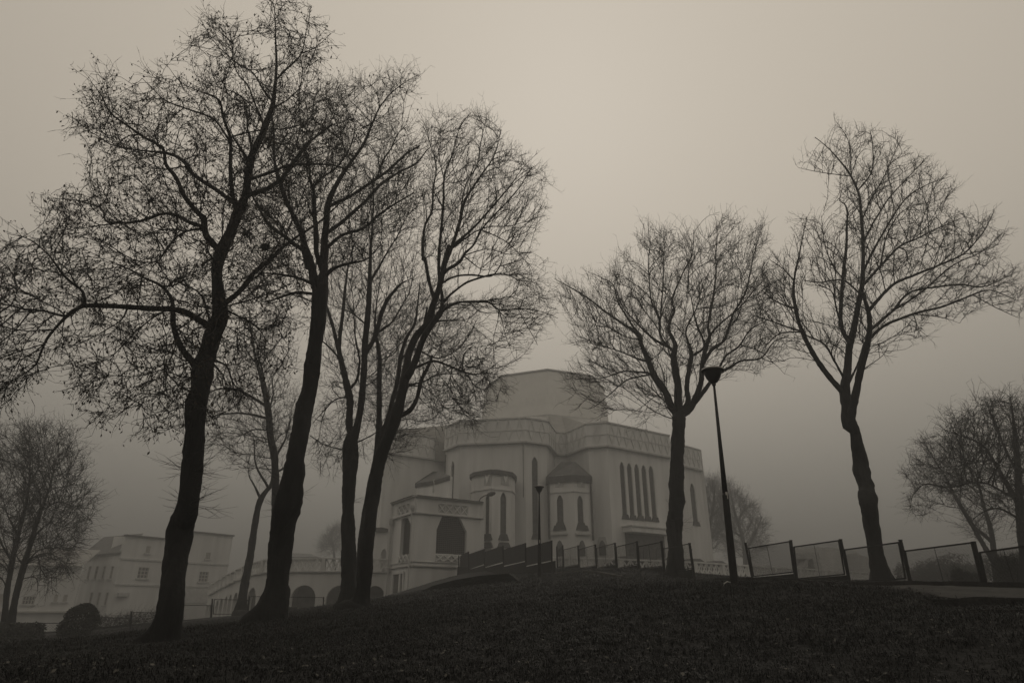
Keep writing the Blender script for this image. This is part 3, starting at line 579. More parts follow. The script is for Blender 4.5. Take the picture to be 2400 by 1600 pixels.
tree('black tree leaning right, between the twin-stemmed grey tree and the church, with drooping right limbs', G1, 24,
     'Q 1300,935,210 1325,880,140 1342,800,112 1368,600,104 1382,400,104 1408,200,98 1418,50,112 D 850,1560,84 895,1440,80 950,1300,80 985,1180,70 1020,1020,62 1040,900,52 1060,800,46 1110,690,50 1180,610,46 1220,480,42 1260,370,38 1290,250,34 1330,80,28 C 1285,1560,30 1340,1430,26 1400,1250,22 1440,1090,18 1540,930,12 1640,780,8 1690,600,4',
     ['D 1050,990,55 1085,900,48 1125,790,44 1160,700,42 1230,600,40 1280,520,34 1280,420,22 1268,350,20 1260,250,22 1265,100,20 C 1260,1500,18 1280,1300,18 1295,1100,16 1300,920,12 1350,780,9 1400,600,6 1480,480,3',
      'D 1230,440,26 1190,300,24 1160,150,24 C 1150,1500,22 1160,1280,18 1210,1150,14 1220,1000,12 1240,850,8 1200,700,5 1150,560,3', 'D 1285,300,26 1310,250,24 1400,190,22 1440,130,18 1500,70,14 C 1560,1280,12 1680,1150,10 1800,1020,7 1900,860,4',
      'D 1280,340,16 1360,290,14 1480,278,13 1620,285,10 1680,220,8', 'D 1300,470,22 1340,410,16 1450,330,15 1570,290,13 1650,270,8 1770,280,4',
      'D 1270,530,22 1360,480,18 1440,463,16 1600,468,14 1675,520,10 1830,510,8 1960,530,5 2080,575,3', 'D 1672,520,8 1665,600,5 1640,700,4 1635,800,2', 'D 1790,510,6 1860,620,5 1940,760,3', 'D 1690,560,6 1720,700,4 1770,830,2', 'D 1830,510,5 1850,420,4 1830,330,3',
      'D 1090,930,22 1140,900,20 1230,870,18 1330,905,14 1430,945,12 1520,960,8 1650,900,4', 'D 1420,940,10 1480,1000,7 1515,1120,4', 'D 1400,920,8 1430,830,6 1500,760,3', 'D 1340,905,8 1340,1050,6 1400,1180,4 1500,1320,2', 'D 1520,960,6 1640,960,4 1740,1060,2',
      'D 1000,1270,38 1060,1210,34 1110,1120,28 1140,1000,26 1190,900,22 1215,830,12', 'D 1230,610,18 1300,590,12 1430,590,6', 'C 1330,1430,20 1480,1290,16 1620,1140,12 1750,990,8 1850,850,4 1940,760,2', 'D 1165,620,20 1180,500,13', 'C 1290,1150,10 1240,1050,7 1180,980,4',
      'C 1400,1250,14 1440,1000,10 1520,850,8 1560,650,5 1590,500,3', 'C 1340,1430,14 1560,1280,9 1760,1260,6 1960,1200,3', 'C 1560,1290,8 1720,1370,6 1880,1530,3', 'C 1300,950,8 1260,780,6 1270,600,4 1220,500,2', 'D 1430,130,10 1560,240,5 1650,210,3', 'C 1440,1460,10 1600,1420,7 1750,1460,5 1900,1440,3'],
     '985,470 985,290 1050,265 1130,258 1180,300 1210,345 1255,380 1290,430 1280,500 1262,540 1258,600 1270,640 1300,720 1312,745 1260,790 1235,832 1190,832 1150,800 1170,850 1195,905 1140,970 1125,1015 1060,985 1000,980 1010,930 1050,860 1060,845 1000,820 1000,680 980,600',
     att=2700, half=3.4, dk=0.44, step=0.27, twigs=0.95, sub=2, tw_len=0.55, tw_r=0.0075, r_tip=0.0085, trop=(0, 0, 0.08), radial=3.0, focus_px=(1000, 760), seed=8, flare=0.45, holes=['1050,640 1130,625 1200,650 1200,690 1060,700', '1020,745 1160,720 1165,790 1100,830 1030,820', '1060,590 1130,560 1140,600 1080,620'], leaves=0.004)
tree('grey twin-stemmed tree standing close behind the black leaning tree', G1, 30,
     'Q 1222,905,150 1232,800,118 1235,600,120 1228,300,108 1232,100,92 D 650,1540,105 652,1430,98 D 690,1340,52 720,1200,46 735,1050,44 745,900,42 755,720,42 770,550,38 780,400,34 785,250,26 790,100,20 C 800,1300,14 810,1100,9 805,950,5',
     ['D 650,1400,50 640,1300,48 645,1150,48 622,1020,46 590,880,38 572,790,32 580,700,28 600,520,22 620,350,16 640,200,10 680,60,5', 'D 560,790,26 530,640,24 490,510,20 440,380,10',
      'D 770,800,34 820,700,32 860,560,32 900,460,28 960,380,20 1010,330,10 1080,300,5', 'D 850,700,16 940,600,12 1000,500,8 1060,400,4', 'D 790,330,20 850,220,16 900,130,10 980,0,7 C 1060,1150,4',
      'D 655,1080,20 690,1000,18 710,870,14 680,700,10 670,500,6 650,300,4', 'D 570,870,14 520,790,12 460,735,8', 'D 745,640,12 700,570,9 620,520,6 500,480,4', 'D 610,1130,12 540,1140,9 460,1220,6 390,1300,3', 'D 710,1440,12 800,1380,8 900,1300,5 ', 'D 600,1480,8 480,1450,6 370,1380,4'],
     '735,720 760,600 820,480 870,400 960,340 1000,400 1010,560 1005,640 985,720 960,800 930,880 900,960 870,1010 855,1080 800,1105 740,1105 722,1060 735,1000 728,930 755,880 740,800',
     att=2700, half=4.0, dk=0.56, step=0.34, twigs=1.1, sub=2, tw_len=0.75, tw_r=0.0085, r_tip=0.009, focus_px=(820, 900), seed=11, flare=0.25, sprigs=[(855, 1180, 14, 0.9, 0.5)], leaves=0.02)
tree('grey forked tree mostly hidden behind the black leaning tree', G1, 33,
     'Q 1295,905,110 1320,700,86 1345,400,74 1395,50,68 D 840,1520,60 842,1400,46 846,1330,40 850,1150,36 850,1000,34 850,850,30 840,770,24 820,640,16 830,480,9 860,300,5',
     ['D 850,1400,44 900,1300,42 940,1160,34 980,1000,32 1000,850,28 1040,720,22 1100,600,18 1115,480,12 1130,330,7', 'D 1000,850,16 1100,790,14 1250,850,10 1400,780,7 1500,640,4', 'D 1060,1050,14 1150,1010,12 1260,960,9 1400,960,5', 'D 960,1100,12 1080,1040,10 1200,1080,6 1300,1200,3', 'D 850,870,10 960,810,7 980,700,4'],
     '850,900 870,740 960,690 1000,620 1080,700 1130,740 1140,800 1165,840 1150,900 1120,990 1080,1000 1000,1012 965,1070 900,1095 865,1000',
     att=2000, half=3.6, dk=0.55, step=0.36, twigs=1.5, sub=2, tw_len=0.8, tw_r=0.0085, r_tip=0.009, trop=(0, 0, -0.04), seed=13, leaves=0.02)
G2 = 'bare trees by the fences on the crest'
tree('broad bare tree behind the stepped fence, beside the large street lamp', G2, 34,
     'R 1790,655,150 1792,600,128 1795,500,118 1790,400,112 1785,300,122 1790,200,124 1795,100,112 E 985,1560,86 990,1480,92 988,1400,64 985,1300,52 985,1230,50 965,1120,46 955,1030,40 965,950,30 925,860,22 930,790,18 960,720,14 945,640,12 1010,480,9 1080,330,6 1090,170,3',
     ['E 965,1440,58 935,1360,52 900,1270,48 830,1170,44 780,1040,36 740,950,30 715,880,28 600,800,16 480,720,14 380,640,10 250,560,7 140,500,3', 'E 715,860,16 640,770,12 570,650,10 540,540,7 470,500,5 390,460,3',
      'E 800,1160,18 700,1135,12 600,1135,10 450,1180,6 250,1180,3', 'E 770,1080,16 690,1040,12 600,1000,9 480,960,6 300,890,3', 'E 790,1160,14 640,1190,9 520,1290,6 400,1380,4 330,1380,2', 'E 930,1320,10 850,1290,7 740,1370,4 640,1440,2',
      'E 1015,1420,42 1050,1340,38 1040,1240,34 1060,1100,32 1075,1020,32 1050,930,16 1040,850,12 1110,700,8 1150,560,5', 'E 1080,1020,20 1160,960,14 1110,820,12 1090,740,10 1070,620,6 1040,600,4',
      'E 1020,1440,60 1070,1380,48 1110,1290,38 1140,1200,36 1150,1080,32 1170,990,28 1200,900,22 1190,820,16 1220,640,14 1240,480,10 1240,340,8 1250,200,5 1240,80,3',
      'E 1090,1350,34 1160,1270,28 1210,1200,26 1260,1150,22 1350,1100,18 1420,1060,14 1550,1040,10 1640,930,7 1740,890,4', 'E 1150,1100,26 1210,990,22 1290,930,20 1320,860,18 1360,740,14 1440,600,12 1470,470,9 1500,330,6 1560,140,3',
      'E 1240,1140,18 1310,1030,14 1400,960,12 1480,850,8 1600,780,5', 'E 945,1010,20 870,900,15 860,780,14 800,640,9 780,400,7 790,280,5 780,130,3', 'E 880,780,12 885,500,8 890,330,5 900,180,3', 'E 1200,900,16 1280,800,12 1400,700,10 1500,580,7 1600,480,4',
      'E 900,960,22 850,930,18 780,880,14 690,790,9 600,680,6 560,560,3', 'E 1330,840,10 1400,740,8 1420,600,5 1400,420,3', 'E 1040,600,8 1060,450,6 1130,300,4', 'E 1400,960,9 1550,1000,6 1640,1080,3', 'E 730,920,10 640,900,8 500,830,6 350,820,3', 'E 1540,1040,6 1640,1080,4 1710,1150,2'],
     'E 130,500 220,490 330,560 390,450 500,430 520,350 610,310 690,370 740,430 700,220 740,130 790,90 830,160 900,140 990,180 1090,150 1150,200 1180,280 1200,160 1240,70 1320,70 1400,80 1440,160 1560,110 1615,240 1590,380 1700,480 1740,600 1690,680 1650,800 1740,900 1690,1000 1710,1150 1600,1060 1540,1200 1440,1150 1380,1200 1300,1130 1180,1150 1100,1200 1030,1200 960,1300 900,1450 770,1480 640,1450 680,1300 600,1300 560,1450 420,1440 320,1380 240,1180 330,1060 270,960 240,910 270,770 180,660',
     att=2800, half=4.6, dk=0.52, step=0.34, twigs=1.0, sub=2, tw_len=0.75, tw_r=0.0095, r_tip=0.011, trop=(0, 0, 0.12), radial=3.0, focus_px=(1590, 980), seed=17, flare=0.25, knots=[(4.4, 0.0, 0.25, 0.3), (3.6, 3.1, 0.2, 0.2)], sprigs=[(1603, 1235, 8, 1.3, 0.9), (1565, 1190, 4, 0.7, -0.8)], leaves=0.002)
tree('bare tree with a crooked burled trunk behind the chain-link fence', G2, 26,
     'T 1245,722,160 1225,650,130 1190,500,115 1165,350,110 1140,200,112 1125,120,128 1118,50,138 1112,0,110 G 60,740,85 50,650,88 28,550,80 8,450,66 F 400,1560,64 388,1480,52 378,1380,46 390,1280,34 398,1180,32 420,1090,28 445,960,24 460,880,22 465,780,18 465,650,16 455,520,14 445,430,11 400,330,9 330,240,6 280,190,4 230,150,3',
     ['F 405,1530,46 430,1400,36 455,1280,34 480,1180,30 497,1080,26 490,1000,20 465,910,18', 'F 450,420,8 510,310,6 510,180,4 500,120,3', 'F 410,320,6 395,180,4 340,80,2', 'F 390,340,5 280,325,4 150,300,2',
      'F 500,1130,18 560,1080,14 700,1020,12 850,980,10 1000,920,8 1100,900,5 1220,950,3', 'F 500,1100,16 600,1010,12 700,910,10 850,880,9 950,870,8 1060,880,6 1200,820,3', 'F 495,1010,18 600,880,14 700,830,12 820,780,10 950,720,8 1050,620,5 1110,510,3',
      'F 468,870,14 540,790,12 640,690,10 720,650,8 820,600,6 960,540,3', 'F 468,800,12 520,700,10 600,560,8 680,450,6 790,380,4 900,340,2', 'F 465,660,10 520,560,8 590,450,6 700,330,4 790,240,2', 'F 460,560,8 500,460,6 560,360,5 640,180,2',
      'F 395,1170,24 360,1080,20 358,960,18 370,800,16 385,650,12 385,500,8 350,460,4', 'F 365,850,8 320,780,6 280,680,4 260,530,2', 'F 350,1410,28 280,1300,26 220,1210,24 170,1110,20 135,1000,18 125,870,12 160,680,6 190,540,3',
      'F 165,1110,10 100,1080,8 0,1045,6 -80,1020,3', 'F 130,1000,10 50,960,7 -30,900,4', 'F 120,850,8 70,790,5 10,750,3', 'F 360,1350,12 310,1220,10 270,1160,9 190,1120,6', 'F 440,905,10 370,850,8 250,860,6 170,850,3', 'F 480,1280,5 560,1220,3 590,1170,2',
      'F 400,1370,14 440,1260,10 470,1160,8', 'F 600,1000,10 760,900,8 900,780,6 1060,700,4 1160,610,2', 'F 360,1080,10 330,960,8 330,850,5', 'F 700,1020,6 850,1030,4 940,1060,2', 'F 1000,925,5 1130,990,4 1230,1035,2', 'F 540,780,8 580,640,6 650,520,4 760,470,2', 'F 950,720,5 1100,690,3 1160,620,2', 'F 160,1110,8 60,1110,6 -20,1180,3'],
     'F 150,300 220,230 230,150 300,160 330,70 400,100 460,90 540,130 600,120 650,170 680,220 800,240 830,310 900,340 930,390 880,460 1000,520 1020,480 1110,480 1130,540 1160,610 1170,740 1250,800 1260,950 1250,1040 1130,1000 1040,960 1000,1070 920,1060 800,1060 730,1200 680,1200 620,1100 540,1130 580,1210 480,1290 440,1150 300,1300 200,1230 100,1200 60,1180 80,1300 0,1250 -60,1150 -100,1000 -90,850 -20,720 100,700 130,560 200,510 260,520 330,560 330,480 320,380 240,320',
     att=2300, half=3.4, dk=0.48, step=0.29, twigs=1.0, sub=2, tw_len=0.55, tw_r=0.0085, r_tip=0.01, trop=(0.03, 0, 0.08), radial=3.0, focus_px=(1990, 880), seed=19, flare=0.2, knots=[(4.2, 3.0, 0.35, 0.22), (3.7, 3.1, 0.28, 0.15), (4.2, 0.0, 0.32, 0.3), (6.4, 0.1, 0.15, 0.25)], holes=['F 470,990 560,880 700,790 560,1000 480,1060', 'F 150,900 330,900 330,1050 200,1060'])
G3 = 'hazy trees far behind the slope'
tree('slim grey tree seen between the two nearest trunks, its base hidden by the second', G3, 40,
     'Q 595,960,80 625,700,68 645,400,64 655,150,58 D 130,1560,48 100,1400,46 88,1240,44 70,1130,38 45,1010,34 20,930,22 0,850,16 -30,700,10 -50,500,6',
     ['D 90,1240,14 118,1100,10 110,1020,6', 'B 1830,1330,24 1740,1270,20 1640,1220,16 1500,1210,10 1400,1270,5', 'B 1830,1420,20 1700,1380,14 1560,1380,10 1450,1400,6', 'B 1840,1500,12 1750,1490,9 1640,1540,5', 'B 1840,1180,14 1800,1050,12 1770,960,8 1780,900,4', 'B 1760,1050,12 1700,940,8 1680,820,5'],
     '470,970 500,880 560,780 620,720 690,740 700,800 690,900 715,980 700,1040 650,1060 600,1100 520,1090 470,1040', att=900, half=4, dk=0.7, step=0.45, twigs=1.3, sub=2, tw_len=0.9, tw_r=0.012, r_tip=0.013, seed=23, flare=0.2)
tree('pale thin tree with a bent trunk standing in front of the arcade', G3, 50,
     'Q 382,955,98 395,870,76 410,760,64 440,600,58 465,480,56 490,300,50 515,150,46 545,60,44 590,-5,34 O 638,1130,9 648,1070,6 668,1030,4 682,980,3',
     ['Q 540,60,22 490,-40,14 450,-120,8 440,-220,4', 'O 640,1110,6 700,1070,4 715,1000,3', 'O 625,1140,6 600,1090,4 595,1030,3'], '560,1080 590,1020 630,960 680,890 730,920 730,1000 715,1060 660,1105 620,1135 575,1125', att=420, half=3.4, dk=0.9, step=0.5, twigs=1.6, sub=2, tw_len=0.9, seed=29, flare=0.2,
     sprigs=[(612, 1160, 8, 1.2, -0.6)])
for (lab, Y, tk, lm, ol, sd) in (
    ('hazy leafless tree at the left edge, left stem of the pair', 44, 'P 25,1060,50 40,950,42 55,800,40 80,650,36 100,530,38 150,320,30 200,120,22 230,-60,14 240,-250,6', ['P 90,560,20 30,450,14 -40,300,9 -90,100,5', 'P 150,330,14 60,200,9 20,60,5', 'P 60,800,12 20,700,8 -60,640,5'],
     '-120,1010 -20,1000 30,985 80,985 110,1050 120,1150 100,1250 60,1330 0,1360 -120,1340', 31),
    ('hazy leafless tree leaning right over the dark rounded shrub at left', 42, 'P 80,1060,66 100,950,52 125,830,45 180,620,44 230,450,36 290,250,30 350,80,20 400,-60,12 430,-200,5', ['P 185,600,16 270,520,12 380,490,8 500,560,5 580,650,3', 'P 200,560,14 300,470,10 420,450,7 560,470,4', 'P 250,370,14 380,260,9 520,300,5 600,400,3', 'P 320,160,12 450,90,8 600,130,4 720,230,2', 'P 180,610,12 120,480,9 100,300,5', 'P 150,700,8 280,680,6 300,800,4'],
     '40,1000 90,985 160,990 200,1050 212,1120 225,1180 220,1235 195,1270 190,1300 165,1350 120,1385 80,1370 60,1250 30,1100', 37),
    ('large dark hazy tree at the right edge, branches reaching left over the fence', 35, 'G 1150,1600,80 1145,1300,66 1120,1050,54 1105,850,44 1100,700,38 1085,500,26 1065,350,14 1050,230,6', ['G 1110,960,40 1020,800,30 930,640,20 850,540,14 700,480,8 600,440,4', 'G 1080,900,16 900,810,12 800,800,10 640,830,8 480,810,6 420,860,4', 'G 1115,1040,16 980,975,12 880,990,8 800,1040,4', 'G 1100,750,20 1010,560,14 950,400,9 880,260,4', 'G 1110,900,24 1200,700,16 1260,500,10', 'G 1120,1000,20 1250,850,14 1350,700,8', 'G 940,650,10 760,680,7 560,700,4'],
     'G 1140,260 1090,240 1010,200 950,200 880,250 800,250 740,300 660,350 590,440 600,540 560,600 680,740 600,800 620,880 760,850 860,870 900,980 960,1000 1060,1080 1130,1200 1300,1200 1400,900 1300,300', 41),
    ('grey hazy forked tree at right, partly behind the dark tree at the right edge', 52, 'G 1000,1560,80 965,1400,60 940,1270,36 915,1100,28 870,950,20 840,830,14 760,680,8 700,560,5', ['G 960,1370,34 880,1230,32 800,1080,28 740,980,26 680,880,18 620,760,12 540,640,7 450,480,3', 'G 915,1190,26 850,1130,22 800,1090,20', 'G 680,860,10 600,830,9 480,810,7 400,880,5 380,970,3', 'G 600,740,8 500,680,6 380,680,4', 'G 740,980,8 640,960,5', 'G 720,950,9 710,820,7 680,680,4'],
     'G 420,490 520,460 600,480 700,450 760,520 800,650 860,850 920,960 980,1000 1000,1120 860,1180 760,1180 700,1040 640,930 540,880 530,1050 460,1050 340,975 400,850 300,720 400,600', 43)):
    tree(lab, G3, Y, tk, lm, ol, att=3600 if Y < 38 else (2000 if Y < 50 else 1500), half=4.5, dk=0.6, step=0.38, twigs=1.5, sub=2, tw_len=0.8, tw_r=0.011, r_tip=0.013, seed=sd, flare=0.2, trop=(0, 0, -0.02))
G4 = 'faintest trees beyond the church'
for (lab, Y, tk, lm, ol, sd) in (
    ('faint rounded tree in the fog right of the church, behind the lamp pole', 125, '1748,1345,11 1746,1300,10 1738,1250,8 1722,1200,6 1712,1150,3', ['1744,1290,6 1770,1250,4 1785,1210,2', '1740,1260,6 1700,1230,4 1680,1190,2', '1730,1220,5 1750,1180,3'], '1690,1150 1712,1125 1745,1150 1778,1190 1802,1235 1795,1290 1755,1315 1700,1305 1680,1250', 47),
    ('faint tree in the fog touching the right end of the church', 118, '1668,1345,11 1666,1290,9 1663,1240,8 1672,1190,6 1676,1140,3', ['1664,1250,5 1650,1200,4 1645,1150,2', '1668,1210,5 1695,1180,3'], '1638,1160 1660,1120 1690,1115 1712,1160 1706,1230 1690,1290 1650,1300', 53),
    ('very faint tree beyond the arcade, left of the grey twin-stemmed tree', 180, '785,1330,6 782,1290,5 776,1250,3', ['780,1280,3 760,1250,2', '782,1270,3 800,1250,2'], '745,1280 765,1235 790,1225 812,1260 805,1300 760,1300', 59)):
    tree(lab, G4, Y, tk, lm, ol, att=900, half=5.5, dk=0.9, step=0.6, twigs=2.6, sub=2, tw_len=1.6, tw_r=0.02, seed=sd, flare=0.1, r_tip=0.022, sides=10)

def nest(px, py, Y, r, label, seed):
    rng = np.random.default_rng(seed); p = W(px, py, Y); b = MB()
    n = 260; d = rng.normal(0, 1, (n, 3)); d /= np.linalg.norm(d, axis=1, keepdims=True); P0 = p+d*r*rng.uniform(0.3, 0.95, (n, 1))*np.array([1, 1, 0.8])
    t = np.cross(d, rng.normal(0, 1, (n, 3))); t /= np.linalg.norm(t, axis=1, keepdims=True)
    root = empty('bird_nest', p, label, 'nest'); g = Big(); V, Fq, _, _ = strands(P0-t*r*0.4, t, np.full(n, r*1.1), np.full(n, 0.006), 3, rng, 0.25); g.add(V, Fq)
    o = g.build('sticks', M['twig'], root); o['kind'] = 'stuff'
    b.lathe(p, [(0.001, -r*0.75), (r*0.5, -r*0.6), (r*0.75, -r*0.1), (r*0.7, r*0.35), (r*0.35, r*0.25), (0.001, r*0.1)], 12); b.build('bowl', M['twig'], root)
nest(622, 578, 15.6, 0.13, 'dark clump of a bird nest among the branches right of the nearest trunk', 1)

# ------------------------------------------------------------------ church
LW = 4.0; HC, HF = 19.1, 22.4; TZ = 2.6
cpx = [(903,1064), (972,1073), (1044,1084), (1046,1058), (1079.5,1045), (1231,1038.6), (1281,1045), (1299.4,1067.5), (1329,1070), (1379,1051), (1423,1048), (1569.4,1075)]
cw = [WH(x, y, HC)[:2] for x, y in cpx]
r12 = WH(1572, 1088, HC)[:2]; r13 = WH(1641.6, 1104.5, HC)[:2]
church = empty('church', (float(cw[5][0]), float(cw[5][1]), LW), 'huge white modernist church with star-shaped walls and a drum fading into the fog', 'church')
def pointed(uc, z0, z1, w, cap=None):
    cap = cap if cap is not None else w*0.75
    return [(uc-w/2, z0), (uc+w/2, z0), (uc+w/2, z1-cap), (uc+w*0.25, z1-cap*0.25), (uc, z1), (uc-w*0.25, z1-cap*0.25), (uc-w/2, z1-cap)]
def winpx(P, Q, x, yt, yb, wpx, cap=None):
    """window from its place in the photo region H"""
    pt, pb = O('H', x, yt), O('H', x, yb); u1, z1 = to_wall(P, Q, *pt); u0, z0 = to_wall(P, Q, *pb); uc = (u0+u1)/2
    a, _ = to_wall(P, Q, pt[0]-wpx/2/2.7, pt[1]); b, _ = to_wall(P, Q, pt[0]+wpx/2/2.7, pt[1]); w = min(abs(b-a)*1.2, wlen(P, Q)*0.8); return pointed(uc, z0, z1, w, cap)
def sill(P, Q, h, parent, fl=0.5, hh=0.9, m='roof'):
    us = [u for u, z in h]; z0 = min(z for u, z in h); a, b = min(us), max(us); w = (b-a)*fl*0.5
    mb = MB(); mb.prism(P, Q, [(a-w, z0-hh), (b+w, z0-hh), (b, z0), (a, z0)], t0=0.0, t1=0.14); mb.build('window_sill', M[m], parent)
walls = [(0, 1, [(60, 880, 1030, 20), (120, 880, 1030, 20)]), (1, 2, []), (3, 4, [(567, 650, 900, 16)]), (4, 5, []), (5, 6, [(1094, 622, 1110, 32)]), (6, 7, []), (7, 8, []), (8, 9, []), (9, 10, []),
         (10, 11, [(1652, 655, 985, 25), (1699, 662, 990, 25), (1746, 668, 994, 25), (1792, 674, 998, 25), (1838, 680, 1003, 25)])]
frz = []
orn_mesh = None
def ornament(P, Q, uc, z, s_, kind):
    """one raised motif of the frieze"""
    mb = MB(); t0, t1 = 0.28, 0.38
    if kind == 0:
        mb.prism(P, Q, [(uc-s_*.5, z-s_*.75), (uc-s_*.36, z-s_*.75), (uc, z+s_*.5), (uc+s_*.36, z-s_*.75), (uc+s_*.5, z-s_*.75), (uc+s_*.08, z+s_*.75), (uc-s_*.08, z+s_*.75)], t0=t0, t1=t1)
    else:
        mb.prism(P, Q, [(uc-s_*.5, z+s_*.6), (uc-s_*.36, z+s_*.6), (uc, z-s_*.4), (uc+s_*.36, z+s_*.6), (uc+s_*.5, z+s_*.6), (uc+s_*.08, z-s_*.6), (uc-s_*.08, z-s_*.6)], t0=t0, t1=t1)
    return mb.build('frieze_ornament', M['relief'], church)
def band(P, Q, z0, z1, t, m, name, parent):
    Ln = wlen(P, Q); mb = MB(); mb.prism(P, Q, [(-0.1, z0), (Ln+0.1, z0), (Ln+0.1, z1), (-0.1, z1)], t0=-0.4, t1=t); return mb.build(name, M[m], parent)
def wall_run(P, Q, wins, z0=TZ):
    hs = [winpx(P, Q, *w) for w in wins]; k = [h for h in hs if min(u for u, z in h) > 0.1 and max(u for u, z in h) < wlen(P, Q)-0.1]
    wall('wall', P, Q, z0, HC, k, M['plaster'], church, depth=0.3)
    for h in k:
        pane(P, Q, h, M['glass'], church, depth=0.26, bars=(3, 14, 0.04)); sill(P, Q, h, church, 0.45, 0.6)
    band(P, Q, HC+0.01, HC+0.22, 0.5, 'trim', 'cornice', church); band(P, Q, HC+0.23, HF-0.16, 0.27, 'plaster', 'frieze', church); band(P, Q, HF-0.15, HF+0.05, 0.42, 'trim', 'cornice', church)
    band(P, Q, (HC+HF)/2-0.02, (HC+HF)/2+0.1, 0.36, 'relief', 'moulding', church)
    Ln = wlen(P, Q); n = max(1, int(Ln/1.25))
    for i in range(n):
        uc = (i+0.5)*Ln/n
        if Ln < 1.0: continue
        ornament(P, Q, uc, HC+1.02, min(0.95, Ln/n*0.8), 1); ornament(P, Q, uc, HC+2.45, min(0.95, Ln/n*0.8), 0)
for a, b, wn in walls: wall_run(cw[a], cw[b], wn)
wall_run(r12, r13, [(2098, 790, 1030, 26)])
# returns joining the wings and closing the right end
wall('wall', cw[3], cw[2], TZ, HF, [], M['plaster'], church)
wall('wall', cw[11], r12, TZ, HF-0.02, [], M['plaster'], church)
rr3 = r13+np.array([1.5, 16.0]); wall('wall', r13, rr3, TZ, HF-0.02, [], M['plaster'], church)
# canopy and porch on the right front
P, Q = cw[10], cw[11]
(ua, za), (ub, zb) = to_wall(P, Q, *O('H', 1645, 1090)), to_wall(P, Q, *O('H', 1918, 1100)); zc = (za+zb)/2
mb = MB(); mb.prism(P, Q, [(ua, zc-0.35), (ub, zc-0.35), (ub, zc+0.25), (ua, zc+0.25)], t0=-0.1, t1=1.6); cn = mb.build('canopy', M['plaster'], church)
mb = MB(); mb.prism(P, Q, [(ua-0.1, zc+0.26), (ub+0.1, zc+0.26), (ub+0.1, zc+0.42), (ua-0.1, zc+0.42)], t0=-0.1, t1=1.75); mb.build('moulding', M['trim'], cn)
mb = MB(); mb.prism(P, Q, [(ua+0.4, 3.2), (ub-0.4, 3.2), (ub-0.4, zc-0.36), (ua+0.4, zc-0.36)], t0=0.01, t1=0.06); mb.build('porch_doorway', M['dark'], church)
for k in range(3):
    u_ = ua+1.6+k*(ub-ua-3.2)/2; mb = MB(); mb.prism(P, Q, pointed(u_, 3.3, zc-1.6, 1.3), t0=0.07, t1=0.15); mb.build('door', M['glass'], church)
# lower windows beside the second turret
for (x, yt, yb, w) in ((1520, 1150, 1245, 36),):
    P, Q = cw[9], cw[10]; h = winpx(P, Q, x, yt, yb, w); 
    if h[0][0] < 0 or h[1][0] > wlen(P, Q): P, Q = cw[10], cw[11]; h = winpx(P, Q, x, yt, yb, w)
    mb = MB(); mb.prism(P, Q, h, t0=0.0, t1=0.1); mb.build('window', M['glass'], church)
    mb = MB(); us = [u for u, z in h]; mb.prism(P, Q, [(min(us)-0.3, max(z for u, z in h)-0.9), (max(us)+0.3, max(z for u, z in h)-0.9), (max(us), max(z for u, z in h)+0.4), (min(us), max(z for u, z in h)+0.4)], t0=0.0, t1=0.06); mb.build('window_sill', M['trim'], church)
# turrets (polygonal bays) with dark roofs
def turret(top_pts, H_eave, peak, wins, meds, bands, roofh, windows_z=None, zb=TZ):
    """top_pts: photo points (region H) of the eave corners; the height of the eave fixes where they stand"""
    pl = [WH(*O('H', x, y), H_eave)[:2] for x, y in top_pts]
    for i in range(len(pl)-1):
        P, Q = pl[i], pl[i+1]; hs = []
        for (k, x, yt, yb, w) in wins:
            if k == i: hs.append(winpx(P, Q, x, yt, yb, w))
        if 0: print('TUR', i, round(wlen(P, Q), 2), [(round(u, 2), round(z, 2)) for u, z in hs[0]])
        hs = [h for h in hs if min(u for u, z in h) > 0.05 and max(u for u, z in h) < wlen(P, Q)-0.05]
        wall('wall', P, Q, zb, H_eave, hs, M['plaster'], church, depth=0.26)
        for h in hs: pane(P, Q, h, M['glass'], church, depth=0.22, bars=(2, 9, 0.05)); sill(P, Q, h, church, 0.7, 0.7)
        for (k, x, y) in meds:
            if k == i:
                u_, z_ = to_wall(P, Q, *O('H', x, y)); mb = MB(); s_ = 0.55
                mb.prism(P, Q, [(u_-s_, z_-s_*1.3), (u_+s_, z_-s_*1.3), (u_+s_, z_+s_*1.3), (u_-s_, z_+s_*1.3)], t0=0.0, t1=0.08)
                md = mb.build('medallion', M['trim'], church); m2 = MB(); m2.prism(P, Q, [(u_-s_*.7, z_+s_), (u_, z_+s_*.2), (u_+s_*.7, z_+s_), (u_+s_*.35, z_-s_*.2), (u_, z_-s_), (u_-s_*.35, z_-s_*.2)], t0=0.085, t1=0.2); m2.build('relief', M['plaster'], md)
        for z_ in bands: band(P, Q, z_, z_+0.14, 0.12, 'relief', 'moulding', church)
    # roof over the bay
    c = np.mean(pl, 0)+np.array([0, 2.2]); mb = MB()
    ring = [np.array([*(c+(p-c)*1.09), H_eave]) for p in pl]+[np.array([pl[-1][0], pl[-1][1]+4, H_eave]), np.array([pl[0][0], pl[0][1]+4, H_eave])]
    ringl = [r-np.array([0, 0, 0.8 if roofh > 2 else 0.45]) for r in ring]; n = len(ring); ap = [np.array([*(c+np.array([peak[0], 0])), H_eave+roofh]), np.array([*(c+np.array([peak[1], 0])), H_eave+roofh])]
    vs = ring+ringl+ap; fs = [(i, (i+1) % n, n+(i+1) % n, n+i) for i in range(n)]+[tuple(range(n, 2*n))]
    for i in range(n):
        j = (i+1) % n; ti = 2*n if ring[i][0] < c[0] else 2*n+1; tj = 2*n if ring[j][0] < c[0] else 2*n+1
        fs.append((i, j, tj) if ti == tj else (i, j, tj, ti))
    mb.add(vs, fs); mb.build('roof', M['roof'], church)
    return pl
